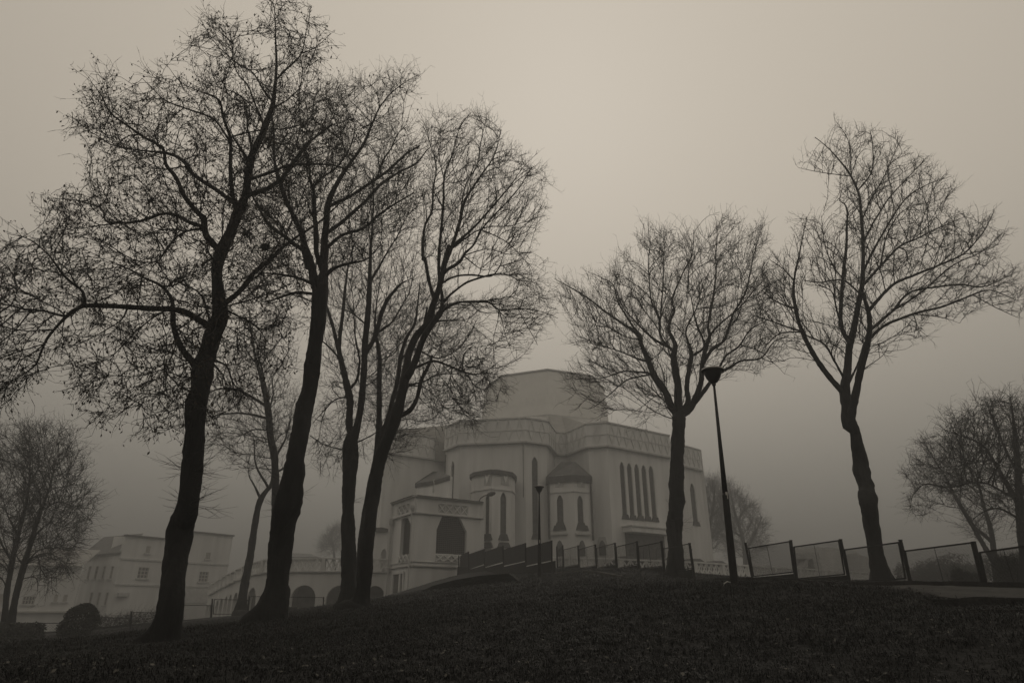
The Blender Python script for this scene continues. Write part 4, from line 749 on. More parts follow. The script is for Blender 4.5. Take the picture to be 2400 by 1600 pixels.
t1 = turret([(690, 735), (712, 722), (820, 705), (942, 722), (965, 745)], 14.6, (-0.6, 0.6), [(0, 703, 850, 1080, 12), (1, 795, 845, 1110, 30), (2, 892, 845, 1110, 32)], [(1, 795, 760), (2, 900, 760)], [12.4], 0.9)
t2 = turret([(1172, 752), (1335, 738), (1442, 748)], 14.9, (-0.9, 0.9), [(0, 1250, 862, 1035, 34), (1, 1380, 866, 1038, 30)], [(0, 1246, 775), (1, 1382, 775)], [12.9], 2.3)
P, Q = t2[0], t2[1]
for (P, Q, x) in ((t2[0], t2[1], 1250), (t2[1], t2[2], 1390)):
    h = winpx(P, Q, x, 1150, 1250, 30); mb = MB(); mb.prism(P, Q, h, t0=0.0, t1=0.1); mb.build('window', M['glass'], church)
    u_, z_ = to_wall(P, Q, *O('H', x, 1075)); mb = MB(); mb.prism(P, Q, [(u_-0.85, z_-0.25), (u_+0.85, z_-0.25), (u_+0.65, z_+0.35), (u_-0.65, z_+0.35)], t0=0, t1=0.2); mb.build('window_sill', M['roof'], church)
    u_, z_ = to_wall(P, Q, *O('H', x, 1112)); mb = MB(); mb.prism(P, Q, [(u_-1.0, z_-0.1), (u_+1.0, z_-0.1), (u_+1.0, z_+0.1), (u_-1.0, z_+0.1)], t0=0, t1=0.35); mb.build('moulding', M['trim'], church)
for (P, Q, x) in ((t1[1], t1[2], 790), (t1[2], t1[3], 893)):
    u_, z_ = to_wall(P, Q, *O('H', x, 1182)); mb = MB(); mb.prism(P, Q, [(u_-0.9, z_-0.3), (u_+0.9, z_-0.3), (u_+0.6, z_+0.3), (u_-0.6, z_+0.3)], t0=0, t1=0.2); mb.build('window_sill', M['roof'], church)
# left low bay behind the pavilion
t3 = turret([(342, 790), (450, 775), (545, 745)], 13.0, (-0.3, 0.3), [], [(0, 470, 805)], [10.6], 1.4)
# drainpipes
def pipe(px, pts, r=0.09, off=0.16, head=True, parent=None, P=None, Q=None):
    (x0, y0), (x1, y1) = pts; u0, z0 = to_wall(P, Q, *O('H', x0, y0)); u1, z1 = to_wall(P, Q, *O('H', x1, y1)); u_ = (u0+u1)/2
    a, b = onwall(P, Q, u_, z0, off), onwall(P, Q, u_, z1, off); mb = MB(); mb.tube([a, b], [r, r], 8); pp = mb.build('drainpipe', M['roof'], parent)
    if head: m2 = MB(); m2.lathe(a, [(0.07, -0.35), (0.2, 0.0), (0.2, 0.22), (0.001, 0.22)], 8); m2.build('rainwater_head', M['roof'], pp)
pipe(0, ((1176, 760), (1181, 1150)), 0.13, 0.2, False, church, cw[6], t2[0]) if False else None
for P, Q, x, y0, y1, r in ((t2[0], t2[1], 1179, 765, 1145, 0.13), (t2[1], t2[2], 1440, 765, 1150, 0.13), (cw[3], cw[4], 535, 610, 880, 0.08), (cw[4], cw[5], 1018, 545, 880, 0.04)):
    u0, z0 = to_wall(P, Q, *O('H', x, y0)); u1, z1 = to_wall(P, Q, *O('H', x, y1)); Ln = wlen(P, Q); u_ = min(max(u0, 0.1), Ln-0.1)
    mb = MB(); mb.tube([onwall(P, Q, u_, z0, 0.2), onwall(P, Q, u_, z1, 0.2)], [r, r], 8); mb.build('drainpipe', M['roof'], church)
# sloping roof from the walls up to the ring, drum above it
DC = np.array([WH(1290, 960, 28.0)[0], 0.0]); DC[1] = WH(1290, 960, 28.0)[1]+16.0
def octagon(r, z, rot=0.0, n=8): return [np.array([DC[0]+r*math.sin(rot+k*2*math.pi/n), DC[1]-r*math.cos(rot+k*2*math.pi/n), z]) for k in range(n)]
order = [0, 1, 2, 3, 4, 5, 6, 7, 8, 9, 10, 11]; mb = MB(); eave = [np.array([*cw[i], HF]) for i in order]+[np.array([*r12, HF]), np.array([*r13, HF])]
def up(p):
    d = p[:2]-DC; a = math.atan2(d[0], -d[1]); return np.array([DC[0]+13.4*math.sin(a), DC[1]-13.4*math.cos(a), 27.8])
vs = eave+[up(p) for p in eave]; n = len(eave); mb.add(vs, [(i, i+1, n+i+1, n+i) for i in range(n-1)]); mb.build('roof', M['dome'], church)
rb = [np.array([DC[0]+s*38, DC[1]+20, HF]) for s in (-0.6, 0.7)]
def ringwall(r0, z0, r1, z1, m, name, rot=0.0, parent=church):
    a, b = octagon(r0, z0, rot), octagon(r1, z1, rot); mb = MB(); mb.add(a+b, [(i, (i+1) % 8, 8+(i+1) % 8, 8+i) for i in range(8)]+[tuple(range(8, 16))]); return mb.build(name, M[m], parent)
ringwall(13.6, 27.6, 13.6, 28.0, 'trim', 'drum_base'); ringwall(13.3, 28.02, 11.6, 28.6, 'dome', 'drum_skirt'); dr = ringwall(11.5, 28.62, 10.9, 36.3, 'drumwall', 'drum'); ringwall(11.15, 36.32, 11.15, 36.55, 'relief', 'drum_cornice'); ringwall(10.9, 36.56, 4.0, 37.6, 'drumwall', 'drum_roof')
for i in (7, 0):
    P, Q = octagon(11.5, 0)[i][:2], octagon(11.5, 0)[(i+1) % 8][:2]; Ln = wlen(P, Q)
    for k in range(8):
        uc = (k+0.5)*Ln/8; mb = MB(); mb.prism(P, Q, [(uc-0.3, 29.6), (uc+0.3, 29.6), (uc+0.3, 31.4), (uc, 32.0), (uc-0.3, 31.4)], t0=-0.5, t1=-0.12); mb.build('panel', M['drumwall'], dr)
# left shoulder of the roof
mb = MB(); a = WH(*O('H', 465, 490), 22.5); b_ = WH(*O('H', 530, 430), 24.5)
mb.add([(a[0], a[1], 19), (b_[0]+2.5, b_[1], 19), (b_[0]+2.5, b_[1], 24.5), (b_[0], b_[1], 24.5), (a[0], a[1], 22.5), (a[0], a[1]+9, 19), (b_[0]+2.5, b_[1]+9, 19), (b_[0]+2.5, b_[1]+9, 24.5), (b_[0], b_[1]+9, 24.5), (a[0], a[1]+9, 22.5)],
       [(0, 1, 2, 3, 4), (9, 8, 7, 6, 5), (4, 3, 8, 9), (3, 2, 7, 8), (0, 4, 9, 5)]); mb.build('roof', M['dome'], church)
# far left mass of the church behind the trees
for (x0, x1, yt, Y) in ((868, 905, 1120, 92),):
    A, B = W(x0, yt, Y), W(x1, yt, Y-1); wall('wall', A[:2], B[:2], TZ, A[2], [], M['plaster'], church)
A, B = W(852, 1247, 84), W(919, 1247, 83); wall('wall', A[:2], B[:2], TZ, A[2], [pointed(3.0, 3.4, A[2]-2.0, 0.8)], M['plaster'], church); mb = MB(); mb.prism(A, B, [(-0.3, A[2]+0.01), (wlen(A, B)+0.3, A[2]+0.01), (wlen(A, B)*0.7, A[2]+0.5), (wlen(A, B)*0.3, A[2]+0.5)], t0=-1.5, t1=0.4); mb.build('roof', M['roof'], church)

# plateau behind the terrace walls
mb = MB(); mb.add([(-14, 67, 2.9), (6, 67.5, 2.9), (60, 92, 2.9), (90, 130, 2.9), (40, 170, 2.9), (-40, 160, 2.9), (-30, 90, 2.9)], [tuple(range(7))]); tag(mb.build('church_yard', M['paving']), kind='structure')

# ------------------------------------------------------------------ corner pavilion
HP = 9.6
pp = [WH(*O('H', x, y), HP)[:2] for x, y in ((205, 925), (340, 878), (742, 919))]
pp0 = pp[0]+np.array([-0.6, 5.0]); pp3 = pp[2]+np.array([-0.5, 5.0])
pav = empty('corner_pavilion', (*pp[1], 0.0), 'white corner pavilion with lattice-topped parapet and big six-sided openings, joined to the arcade', 'pavilion')
def hexa(P, Q, x0, x1, yt, ys, yb, inset):
    """opening with slanted upper corners, given in region H"""
    def tw(x, y): return to_wall(P, Q, *O('H', x, y))
    c = [tw(x0, yb), tw(x1, yb), tw(x1, ys), tw(x1-inset, yt), tw(x0+inset, yt), tw(x0, ys)]; z0 = (c[0][1]+c[1][1])/2; c[0] = (c[0][0], z0); c[1] = (c[1][0], z0); zt = (c[3][1]+c[4][1])/2; c[3] = (c[3][0], zt); c[4] = (c[4][0], zt); zs = (c[2][1]+c[5][1])/2; c[2] = (c[1][0], zs); c[5] = (c[0][0], zs); return c
ph = {0: [hexa(pp[0], pp[1], 232, 300, 1010, 1075, 1248, 16)], 1: [hexa(pp[1], pp[2], 462, 656, 995, 1090, 1238, 44)]}
zfr = to_wall(pp[1], pp[2], *O('H', 475, 985))[1]
ZB = to_wall(pp[1], pp[2], *O('H', 340, 1308))[1]
def lattice(P, Q, u0, u1, z0, z1, n, t, parent, w=0.09, name='lattice', m='plaster'):
    for i in range(n):
        a, b = u0+(u1-u0)*i/n, u0+(u1-u0)*(i+1)/n; mb = MB()
        mb.bar(onwall(P, Q, a+0.04, z0, t), onwall(P, Q, b-0.04, z1, t), w); mb.bar(onwall(P, Q, a+0.04, z1, t+0.004), onwall(P, Q, b-0.04, z0, t+0.004), w*0.98)
        mb.bar(onwall(P, Q, a, z0, t-0.01), onwall(P, Q, a, z1, t-0.01), w*0.7); mb.bar(onwall(P, Q, b-0.02, z0, t-0.012), onwall(P, Q, b-0.02, z1, t-0.012), w*0.7)
        mb.build(name, M[m], parent)
for i, (P, Q) in enumerate(((pp[0], pp[1]), (pp[1], pp[2]), (pp[2], pp3), (pp0, pp[0]))):
    hs = ph.get(i, []); Ln = wlen(P, Q)
    pan = []
    if i == 0: pan = [(*to_wall(P, Q, *O('H', 228, 960)), *to_wall(P, Q, *O('H', 305, 950)))]
    if i == 1: pan = [(*to_wall(P, Q, *O('H', 475, 935)), *to_wall(P, Q, *O('H', 665, 940)))]
    wall('wall', P, Q, -1.5, zfr, hs, M['plaster'], pav, depth=0.45)
    for h in hs: pane(P, Q, h, M['darkglass'], pav, depth=0.4, bars=(15 if i else 9, 20, 0.03))
    holes = [[(a, HP-1.25), (c, HP-1.25), (c, HP-0.4), (a, HP-0.4)] for (a, b, c, d) in pan]
    wall('parapet', P, Q, zfr+0.01, HP, holes, M['plaster'], pav, depth=0.12, t=0.14)
    for (a, b, c, d) in pan:
        mb = MB(); mb.prism(P, Q, [(a, HP-1.25), (c, HP-1.25), (c, HP-0.4), (a, HP-0.4)], t0=-0.02, t1=0.02); mb.build('parapet_back', M['trim'], pav)
        lattice(P, Q, a, c, HP-1.23, HP-0.42, 4 if i else 3, 0.08, pav)
    band(P, Q, HP+0.01, HP+0.1, 0.42, 'trim', 'coping', pav); band(P, Q, HP+0.105, HP+0.16, 0.5, 'roof', 'coping', pav); band(P, Q, zfr-0.1, zfr, 0.22, 'trim', 'moulding', pav)
    band(P, Q, ZB-0.1, ZB+0.0, 0.18, 'trim', 'moulding', pav); band(P, Q, ZB+0.3, ZB+0.36, 0.12, 'relief', 'moulding', pav)
P, Q = pp[1], pp[2]; a, b = ph[1][0][0][0], ph[1][0][1][0]; zt_ = ph[1][0][0][1]
mb = MB(); mb.prism(P, Q, [(a, ZB+0.4), (b, ZB+0.4), (b, zt_-0.1), (a, zt_-0.1)], t0=0.0, t1=0.02); mb.build('recess', M['trim'], pav); lattice(P, Q, a, b, ZB+0.42, zt_-0.12, 4, 0.07, pav, 0.1)
P, Q = pp[0], pp[1]; a, b = ph[0][0][0][0], ph[0][0][1][0]; mb = MB(); mb.prism(P, Q, [(a, ZB+0.4), (b, ZB+0.4), (b, zt_-0.1), (a, zt_-0.1)], t0=0.0, t1=0.02); mb.build('recess', M['trim'], pav); lattice(P, Q, a, b, ZB+0.42, zt_-0.12, 3, 0.07, pav, 0.09)
mb = MB(); mb.add([(*pp0, HP), (*pp[0], HP), (*pp[1], HP), (*pp[2], HP), (*pp3, HP)], [(0, 1, 2, 3, 4)]); mb.build('roof', M['roof'], pav)
for (P, Q, u_, z_) in ((pp[0], pp[1], 0.12, HP-1.9), (pp[0], pp[1], wlen(pp[0], pp[1])-0.12, HP-1.0)):
    a = onwall(P, Q, u_, z_, 0.3); b = onwall(P, Q, u_, -1.0, 0.3); mb = MB(); mb.tube([a, b], [0.07, 0.07], 8); dp_ = mb.build('drainpipe', M['trim'], pav); m2 = MB(); m2.lathe(a, [(0.07, -0.3), (0.22, 0.0), (0.22, 0.25), (0.001, 0.25)], 8); m2.build('rainwater_head', M['trim'], dp_)
(u0, z1), (u1, _) = to_wall(pp[0], pp[1], *O('H', 200, 1368)), to_wall(pp[0], pp[1], *O('H', 265, 1360)); u0 = max(u0, 0.3)
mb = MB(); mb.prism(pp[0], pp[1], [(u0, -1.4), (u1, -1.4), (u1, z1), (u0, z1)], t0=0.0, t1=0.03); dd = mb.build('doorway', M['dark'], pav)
for (a, b) in ((u0-0.1, u0+0.08), (u1-0.1, u1+0.08), (u0+(u1-u0)*0.62, u0+(u1-u0)*0.75)):
    mb = MB(); mb.prism(pp[0], pp[1], [(a, -1.4), (b, -1.4), (b, z1), (a, z1)], t0=0.031, t1=0.16); mb.build('door_frame', M['plaster'], dd)
mb = MB(); mb.prism(pp[0], pp[1], [(u0-0.15, z1+0.01), (u1+0.15, z1+0.01), (u1+0.15, z1+0.2), (u0-0.15, z1+0.2)], t0=0.0, t1=0.18); mb.build('door_frame', M['plaster'], dd)
# lamp arm on the pavilion's right corner
b0 = W(*O('H', 735, 915), 65.5); b1 = W(*O('H', 808, 858), 64.5)
wl = empty('wall_street_lamp', b0, 'curved arm street lamp fixed to the right corner of the white pavilion', 'street lamp')
mb = MB(); mb.tube(smooth_path([[*b0, 0], [*(b0+(b1-b0)*np.array([0.12, .2, .5])), 0], [*(b0+(b1-b0)*np.array([0.45, .5, .85])), 0], [*b1, 0]], 0.1)[:, :3], 0.05, 8); mb.build('arm', M['roof'], wl, smooth=True)
mb = MB(); mb.lathe(b1+np.array([0.1, 0, 0.02]), [(0.02, -0.45), (0.16, -0.3), (0.24, 0.0), (0.16, 0.35), (0.02, 0.45)], 12, axis=(1, 0, 0.25)); mb.build('lamp_head', M['roof'], wl, smooth=True)

# ------------------------------------------------------------------ arcade terrace wall
arc = empty('arcade', W(780, 1420, 66), 'pale terrace wall of round arches curving away left of the corner pavilion', 'arcade')
ap_ = L('Q 1585,545 1300,533 1170,532 1045,533 790,536 590,536 430,588 280,664 140,750'); aY = [66.6, 66.3, 66.2, 66.1, 66.2, 67, 72.5, 81, 93]
AW = [W(x, y, Y) for (x, y), Y in zip(ap_, aY)]
def plan_at(px):
    xs = [p[0] for p in ap_][::-1]; return [float(np.interp(px, xs, [w[k] for w in AW][::-1])) for k in range(3)]
bays = [(915, 853), (853, 760), (760, 682), (682, 618), (618, 586), (586, 571), (571, 556), (556, 545), (545, 534), (534, 524), (524, 515), (515, 507), (507, 499), (499, 492)]
for i, (x1, x0) in enumerate(bays):
    a, b = plan_at(x0), plan_at(x1); P, Q = a[:2], b[:2]; zt = (a[2]+b[2])/2; Ln = wlen(P, Q); zb = gz(*P)-1.0
    bh = 1.25; spring = zt-bh-2.4; 
    ow = min(Ln*0.72, 3.1)/2; uc = Ln/2; top = zt-bh-1.15; sp_ = top-ow
    h = [(uc-ow, zb+0.05), (uc+ow, zb+0.05), (uc+ow, sp_)]+[(uc+ow*math.cos(t), sp_+ow*math.sin(t)) for t in np.linspace(0.2, math.pi-0.2, 9)]+[(uc-ow, sp_)]
    wall('wall', P, Q, zb, zt-bh, [h], M['plaster2'], arc, depth=0.5)
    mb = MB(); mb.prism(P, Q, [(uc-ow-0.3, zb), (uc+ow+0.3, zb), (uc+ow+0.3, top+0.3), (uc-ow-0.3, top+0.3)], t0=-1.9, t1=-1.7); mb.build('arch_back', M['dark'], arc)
    band(P, Q, zt-bh+0.01, zt-bh+0.12, 0.2, 'trim', 'moulding', arc)
    for u_ in (0.0, ) if i else (0.0, Ln): mb = MB(); mb.box(onwall(P, Q, u_, zt-bh/2+0.04, 0.0), (0.34, 0.34, bh-0.1), math.atan2(Q[1]-P[1], Q[0]-P[0])); mb.build('pier', M['plaster2'], arc)
    if i != 1: band_w = 0.14
    mb = MB(); mb.bar(onwall(P, Q, 0.0, zt+0.02, 0), onwall(P, Q, Ln, zt+0.02, 0), 0.34, 0.13); mb.build('handrail', M['plaster2'], arc)
    nlat = max(1, int(round(Ln/0.85))); lattice(P, Q, 0.2, Ln-0.2, zt-bh+0.16, zt-0.06, nlat, 0.0, arc, 0.11, 'lattice', 'plaster2')

# ------------------------------------------------------------------ balustrade in front of the church
bal = empty('church_balustrade', W(1500, 1340, 68), 'pale lattice balustrade running along the church yard behind the stepped fence', 'balustrade')
bp_ = [(1255, 1306, 64), (1330, 1306, 66), (1450, 1310, 67.5), (1550, 1314, 70), (1625, 1317, 72.5), (1750, 1325, 79), (1870, 1332, 86), (1985, 1339, 94), (2130, 1347, 106)]
for (x0, y0, Y0_), (x1, y1, Y1_) in zip(bp_[:-1], bp_[1:]):
    A, B = W(x0, y0, Y0_), W(x1, y1, Y1_); zt = (A[2]+B[2])/2; P, Q = A[:2], B[:2]; Ln = wlen(P, Q)
    mb = MB(); mb.prism(P, Q, [(0, 0.3), (Ln, 0.3), (Ln, zt-1.2), (0, zt-1.2)], t0=-0.4, t1=0.05); mb.build('base_wall', M['plaster'], bal)
    mb = MB(); mb.bar((*A[:2], zt), (*B[:2], zt), 0.36, 0.16); mb.build('handrail', M['plaster'], bal)
    ns = max(1, int(Ln/4.6))
    for s_ in range(ns):
        u0, u1 = Ln*s_/ns, Ln*(s_+1)/ns; mb = MB(); mb.box(onwall(P, Q, u0+0.2, zt-0.64, 0), (0.5, 0.34, 1.1), math.atan2(Q[1]-P[1], Q[0]-P[0])); mb.build('pier', M['plaster'], bal)
        lattice(P, Q, u0+0.45, u1-0.05, zt-1.15, zt-0.1, max(1, int(round((u1-u0-0.5)/1.0))), 0, bal, 0.12)

# parked cars on the church yard
def car(px, py, Y, label, paint, L_=4.3, rot=0.0, sc=1.0):
    p = W(px, py, Y); z0 = p[2]-1.45; root = empty('parked_car', (p[0], p[1], z0), label, 'car', 'cars parked in the church yard'); k, q = math.cos(rot), math.sin(rot)
    def T_(a, b, c): return (p[0]+a*k-b*q, p[1]+a*q+b*k, z0+c)
    prof = [(-2.1, .3), (-2.12, .75), (-1.7, .92), (-1.05, .98), (-0.45, 1.42), (0.85, 1.45), (1.6, 1.0), (2.05, .92), (2.15, .6), (2.12, .3)]
    mb = MB(); n = len(prof); vs = []
    for s_, b in ((-1, -0.85), (1, 0.85)):
        for a, c in prof: vs.append(T_(a, b*(0.82 if c > 1.2 else 1), c))
    mb.add(vs, [tuple(range(n)), tuple(range(n, 2*n))[::-1]]+[(i, (i+1) % n, n+(i+1) % n, n+i) for i in range(n)]); body = mb.build('body', M[paint], root)
    for s_ in (-1, 1):
        mb = MB(); mb.add([T_(-0.95, s_*0.86, .95), T_(1.45, s_*0.86, .97), T_(0.8, s_*0.74, 1.38), T_(-0.42, s_*0.74, 1.36)], [(0, 1, 2, 3)]); mb.build('side_window', M['glass'], root)
        mb = MB(); mb.box(T_(-2.08, s_*0.6, .68), (0.12, 0.3, 0.16), rot); mb.build('headlight', M['lens'], root)
        for a in (-1.35, 1.35): mb = MB(); mb.lathe(T_(a, s_*0.8, .32), [(0.001, -.1), (.32, -.1), (.32, .1), (0.001, .1)], 14, axis=(-q, k, 0)); mb.build('wheel', M['tyre'], root)
    for (a0, c0, a1, c1) in ((-1.08, 1.0, -0.47, 1.42), (1.62, 1.02, 0.87, 1.45)):
        mb = MB(); e = -0.02 if a0 < 0 else 0.02; mb.add([T_(a0+e, -.72, c0), T_(a0+e, .72, c0), T_(a1+e, .62, c1), T_(a1+e, -.62, c1)], [(0, 1, 2, 3)]); mb.build('windscreen', M['glass'], root)
car(1462, 1303, 73, 'dark parked car whose roof shows left of the porch above the balustrade', 'paint', rot=0.3)
car(1560, 1306, 75, 'pale parked car just left of the broad bare tree trunk', 'paint2', rot=0.4)
car(1618, 1309, 77.5, 'dark parked car just right of the broad bare tree trunk', 'paint', rot=0.45)
car(1672, 1314, 84, 'dark parked car furthest right, below the lamp pole above the balustrade', 'paint', rot=0.5)

# hazy gateway block at right
gt = empty('gateway', W(1920, 1345, 102), 'faint grey block with a tapering opening seen through the chain-link fence', 'gateway')
A, B = W(*O('T', 545, 440), 100), W(*O('T', 1035, 440), 104); zt = A[2]; P, Q = A[:2], B[:2]; Ln = wlen(P, Q)
def tw(x, y): return to_wall(P, Q, *O('T', x, y))
hole = [tw(595, 640), tw(668, 640), tw(640, 548), tw(612, 548)]
wall('wall', P, Q, 1.0, zt, [hole], M['plaster2'], gt, depth=0.5)
mb = MB(); u0, z0 = tw(560, 520); u1, z1 = tw(700, 520); mb.prism(P, Q, [(u0-0.2, z0-0.3), (u1+0.3, z0-0.3), (u1, z0+0.6), (u0, z0+0.6)], t0=0.01, t1=0.9); mb.build('lintel', M['trim'], gt)
for (a, b, c, d) in ((545, 590, 600, 612), (730, 668, 690, 642)):
    mb = MB(); q_ = [tw(a, 650), tw(b, 650), tw(d, 535), tw(c, 535)]; mb.prism(P, Q, q_, t0=0.0, t1=1.2); mb.build('buttress', M['trim'], gt)
mb = MB(); mb.prism(P, Q, [(Ln*0.72, 1), (Ln+0.6, 1), (Ln+0.4, zt-1.6), (Ln*0.8, zt-0.8)], t0=0.01, t1=2.0); mb.build('side_block', M['trim'], gt)

# ------------------------------------------------------------------ houses at left
hs_ = empty('corner_house', W(400, 1430, 104), 'pale three-storey house with framed windows at left, its gable front turned right', 'house')
c0 = W(294.6, 1255.6, 100); c1 = W(398, 1266, 106.3); c2 = W(546, 1257.7, 116)
def slantwall(P, Q, z0, zt, wins, parent, m='plaster2', bars=(3, 3, 0.12), sz=None):
    hs = []
    for (x0, y0, x1, y1) in wins:
        (a, z1), (b, _) = to_wall(P, Q, *O('P', x0, y0)), to_wall(P, Q, *O('P', x1, y0)); zb_ = to_wall(P, Q, *O('P', (x0+x1)/2, y1))[1]; a, b = min(a, b), max(a, b)
        if a > 0.05 and b < wlen(P, Q)-0.05: hs.append([(a, zb_), (b, zb_), (b, z1), (a, z1)])
    wall('wall', P, Q, z0, zt, hs, M[m], parent, depth=0.3)
    for h in hs:
        pane(P, Q, h, M['glass'], parent, depth=0.18, bars=bars)
        mb = MB(); mb.prism(P, Q, [(h[0][0]-0.2, h[0][1]-0.2), (h[1][0]+0.2, h[0][1]-0.2), (h[1][0]+0.2, h[0][1]-0.01), (h[0][0]-0.2, h[0][1]-0.01)], t0=0, t1=0.2); mb.build('window_sill', M['trim'], parent)
slantwall(c0[:2], c1[:2], -4, c0[2], [(1095, 597, 1178, 688), (1155, 432, 1190, 490)], hs_)
slantwall(c1[:2], c2[:2], -4, (c2[2]+W(451, 1246.7, 109.6)[2])/2, [(1575, 632, 1647, 715), (1625, 482, 1662, 535)], hs_)
for (P, Q, zt) in ((c0[:2], c1[:2], c0[2]), (c1[:2], c2[:2], (c2[2]+W(451, 1246.7, 109.6)[2])/2)):
    band(P, Q, zt+0.01, zt+0.25, 0.3, 'roof', 'coping', hs_)
    for (x, y) in ((960, 542), ):
        z_ = to_wall(c0[:2], c1[:2], *O('P', 1000, 542))[1]; band(P, Q, z_, z_+0.25, 0.15, 'trim', 'moulding', hs_)
    z_ = to_wall(c1[:2], c2[:2], *O('P', 1500, 757))[1]; band(P, Q, z_, z_+0.2, 0.15, 'trim', 'moulding', hs_) if Q is not c1 else None
dk_ = [to_wall(c1[:2], c2[:2], *O('P', x, y)) for x, y in ((1455, 880), (1640, 880), (1640, 775), (1455, 770))]
mb = MB(); mb.prism(c1[:2], c2[:2], dk_, t0=0.01, t1=0.15); mb.build('lower_panel', M['trim'], hs_)
s1 = W(*O('P', 680, 512), 108); s0 = W(*O('P', 958, 480), 100.2)
slantwall(s1[:2], s0[:2], -4, (s0[2]+s1[2])/2, [(x-11, 592, x+11, 690) for x in (712, 768, 826, 888)]+[(x-11, 798, x+11, 900) for x in (725, 785, 846)], hs_, bars=(2, 3, 0.08))
mb = MB(); zz = (s0[2]+s1[2])/2; mb.add([(s1[0]-0.6, s1[1]-0.5, zz), (s0[0], s0[1]-0.3, zz), (s0[0], s0[1]+5, zz+3.2), (s1[0]-1, s1[1]+5, zz+3.4), (s1[0]-0.6, s1[1]-0.5, zz-0.3), (s0[0], s0[1]-0.3, zz-0.3)], [(0, 1, 2, 3), (4, 5, 1, 0)]); rf = mb.build('roof', M['roof'], hs_)
mb = MB(); a = W(*O('P', 890, 358), 104); b = W(*O('P', 985, 365), 104); mb.box(((a[0]+b[0])/2, 105.5, a[2]-2.2), (b[0]-a[0], 2.5, 4.4)); mb.build('chimney', M['plaster2'], rf)
mb = MB(); mb.prism(c0[:2], c1[:2], [(0.6, to_wall(c0[:2], c1[:2], *O('P', 970, 830))[1]), (2.2, to_wall(c0[:2], c1[:2], *O('P', 970, 830))[1]), (2.2, to_wall(c0[:2], c1[:2], *O('P', 970, 800))[1]), (0.6, to_wall(c0[:2], c1[:2], *O('P', 970, 800))[1])], t0=0.01, t1=0.5); mb.build('air_conditioner', M['trim'], hs_)
mb = MB(); mb.add([(*c0[:2], c0[2]), (*c1[:2], c0[2]), (*(c2[:2]), c0[2]), (c2[0]-6, c2[1]+10, c0[2]), (c0[0]-3, c0[1]+12, c0[2])], [(0, 1, 2, 3, 4)]); mb.build('roof', M['roof'], hs_)
lh = empty('long_house', W(60, 1440, 92), 'low grey house behind the hazy trees at the left edge, with barred windows', 'house')
A, B = W(-90, 1320, 92), W(196, 1318, 98)
slantwall(A[:2], B[:2], -4, A[2], [(185, 828, 280, 892), (432, 815, 462, 872), (505, 815, 537, 872), (605, 810, 625, 870), (0, 810, 40, 880)], lh, bars=(4, 2, 0.1))
band(A[:2], B[:2], -0.75, -0.55, 0.6, 'frame', 'moulding', lh)
mb = MB(); mb.add([(A[0], A[1]-0.6, A[2]), (B[0]+0.3, B[1]-0.6, A[2]), (B[0]-1, B[1]+5, A[2]+2.6), (A[0], A[1]+5, A[2]+2.6), (B[0]+0.3, B[1]-0.6, A[2]-0.25), (A[0], A[1]-0.6, A[2]-0.25)], [(0, 1, 2, 3), (0, 5, 4, 1)]); mb.build('roof', M['dome'], lh)
# far roof beyond the arcade
fr = empty('far_house', W(700, 1320, 130), 'faint low roof showing over the arcade balustrade behind the second trunk', 'house')
A, B = W(640, 1305, 128), W(738, 1303, 128); m_ = MB(); m_.box(((A[0]+B[0])/2, 132, A[2]-2), (B[0]-A[0], 6, 4)); m_.build('wall', M['plaster2'], fr); m_ = MB()
m_.add([(A[0]-0.5, 128, A[2]+0.01), (B[0]+0.5, 128, A[2]+0.01), (B[0]+0.5, 136, A[2]+0.01), (A[0]-0.5, 136, A[2]+0.01), (A[0]+1, 132, A[2]+1.1), (B[0]-2, 132, A[2]+0.9)], [(0, 1, 5, 4), (1, 2, 5), (2, 3, 4, 5), (3, 0, 4)]); m_.build('roof', M['roof'], fr)

# ------------------------------------------------------------------ fences
def chain_link(TL, TR, BR, BL, pitch, r, parent):
    TL, TR, BR, BL = map(np.array, (TL, TR, BR, BL)); wd = np.linalg.norm(TR-TL); ht = np.linalg.norm(TL-BL); mb = MB()
    def P_(s_, t): return (BL*(1-s_)+BR*s_)*(1-t)+(TL*(1-s_)+TR*s_)*t
    for sg in (1, -1):
        k = -ht
        while k < wd+ht:
            pts = []                       # u = k + sg*v
            v0, v1 = 0.0, ht
            ulo, uhi = (k, k+ht) if sg > 0 else (k, k-ht)
            def vat(u): return (u-k)/sg
            va, vb = sorted((vat(0.0), vat(wd))); a, b = max(0, va), min(ht, vb)
            if b-a > pitch*0.3:
                p, q = P_((k+sg*a)/wd, a/ht), P_((k+sg*b)/wd, b/ht); mb.bar(p, q, r)
            k += pitch
    o = mb.build('wire_mesh', M['iron'], parent); o['kind'] = 'stuff'
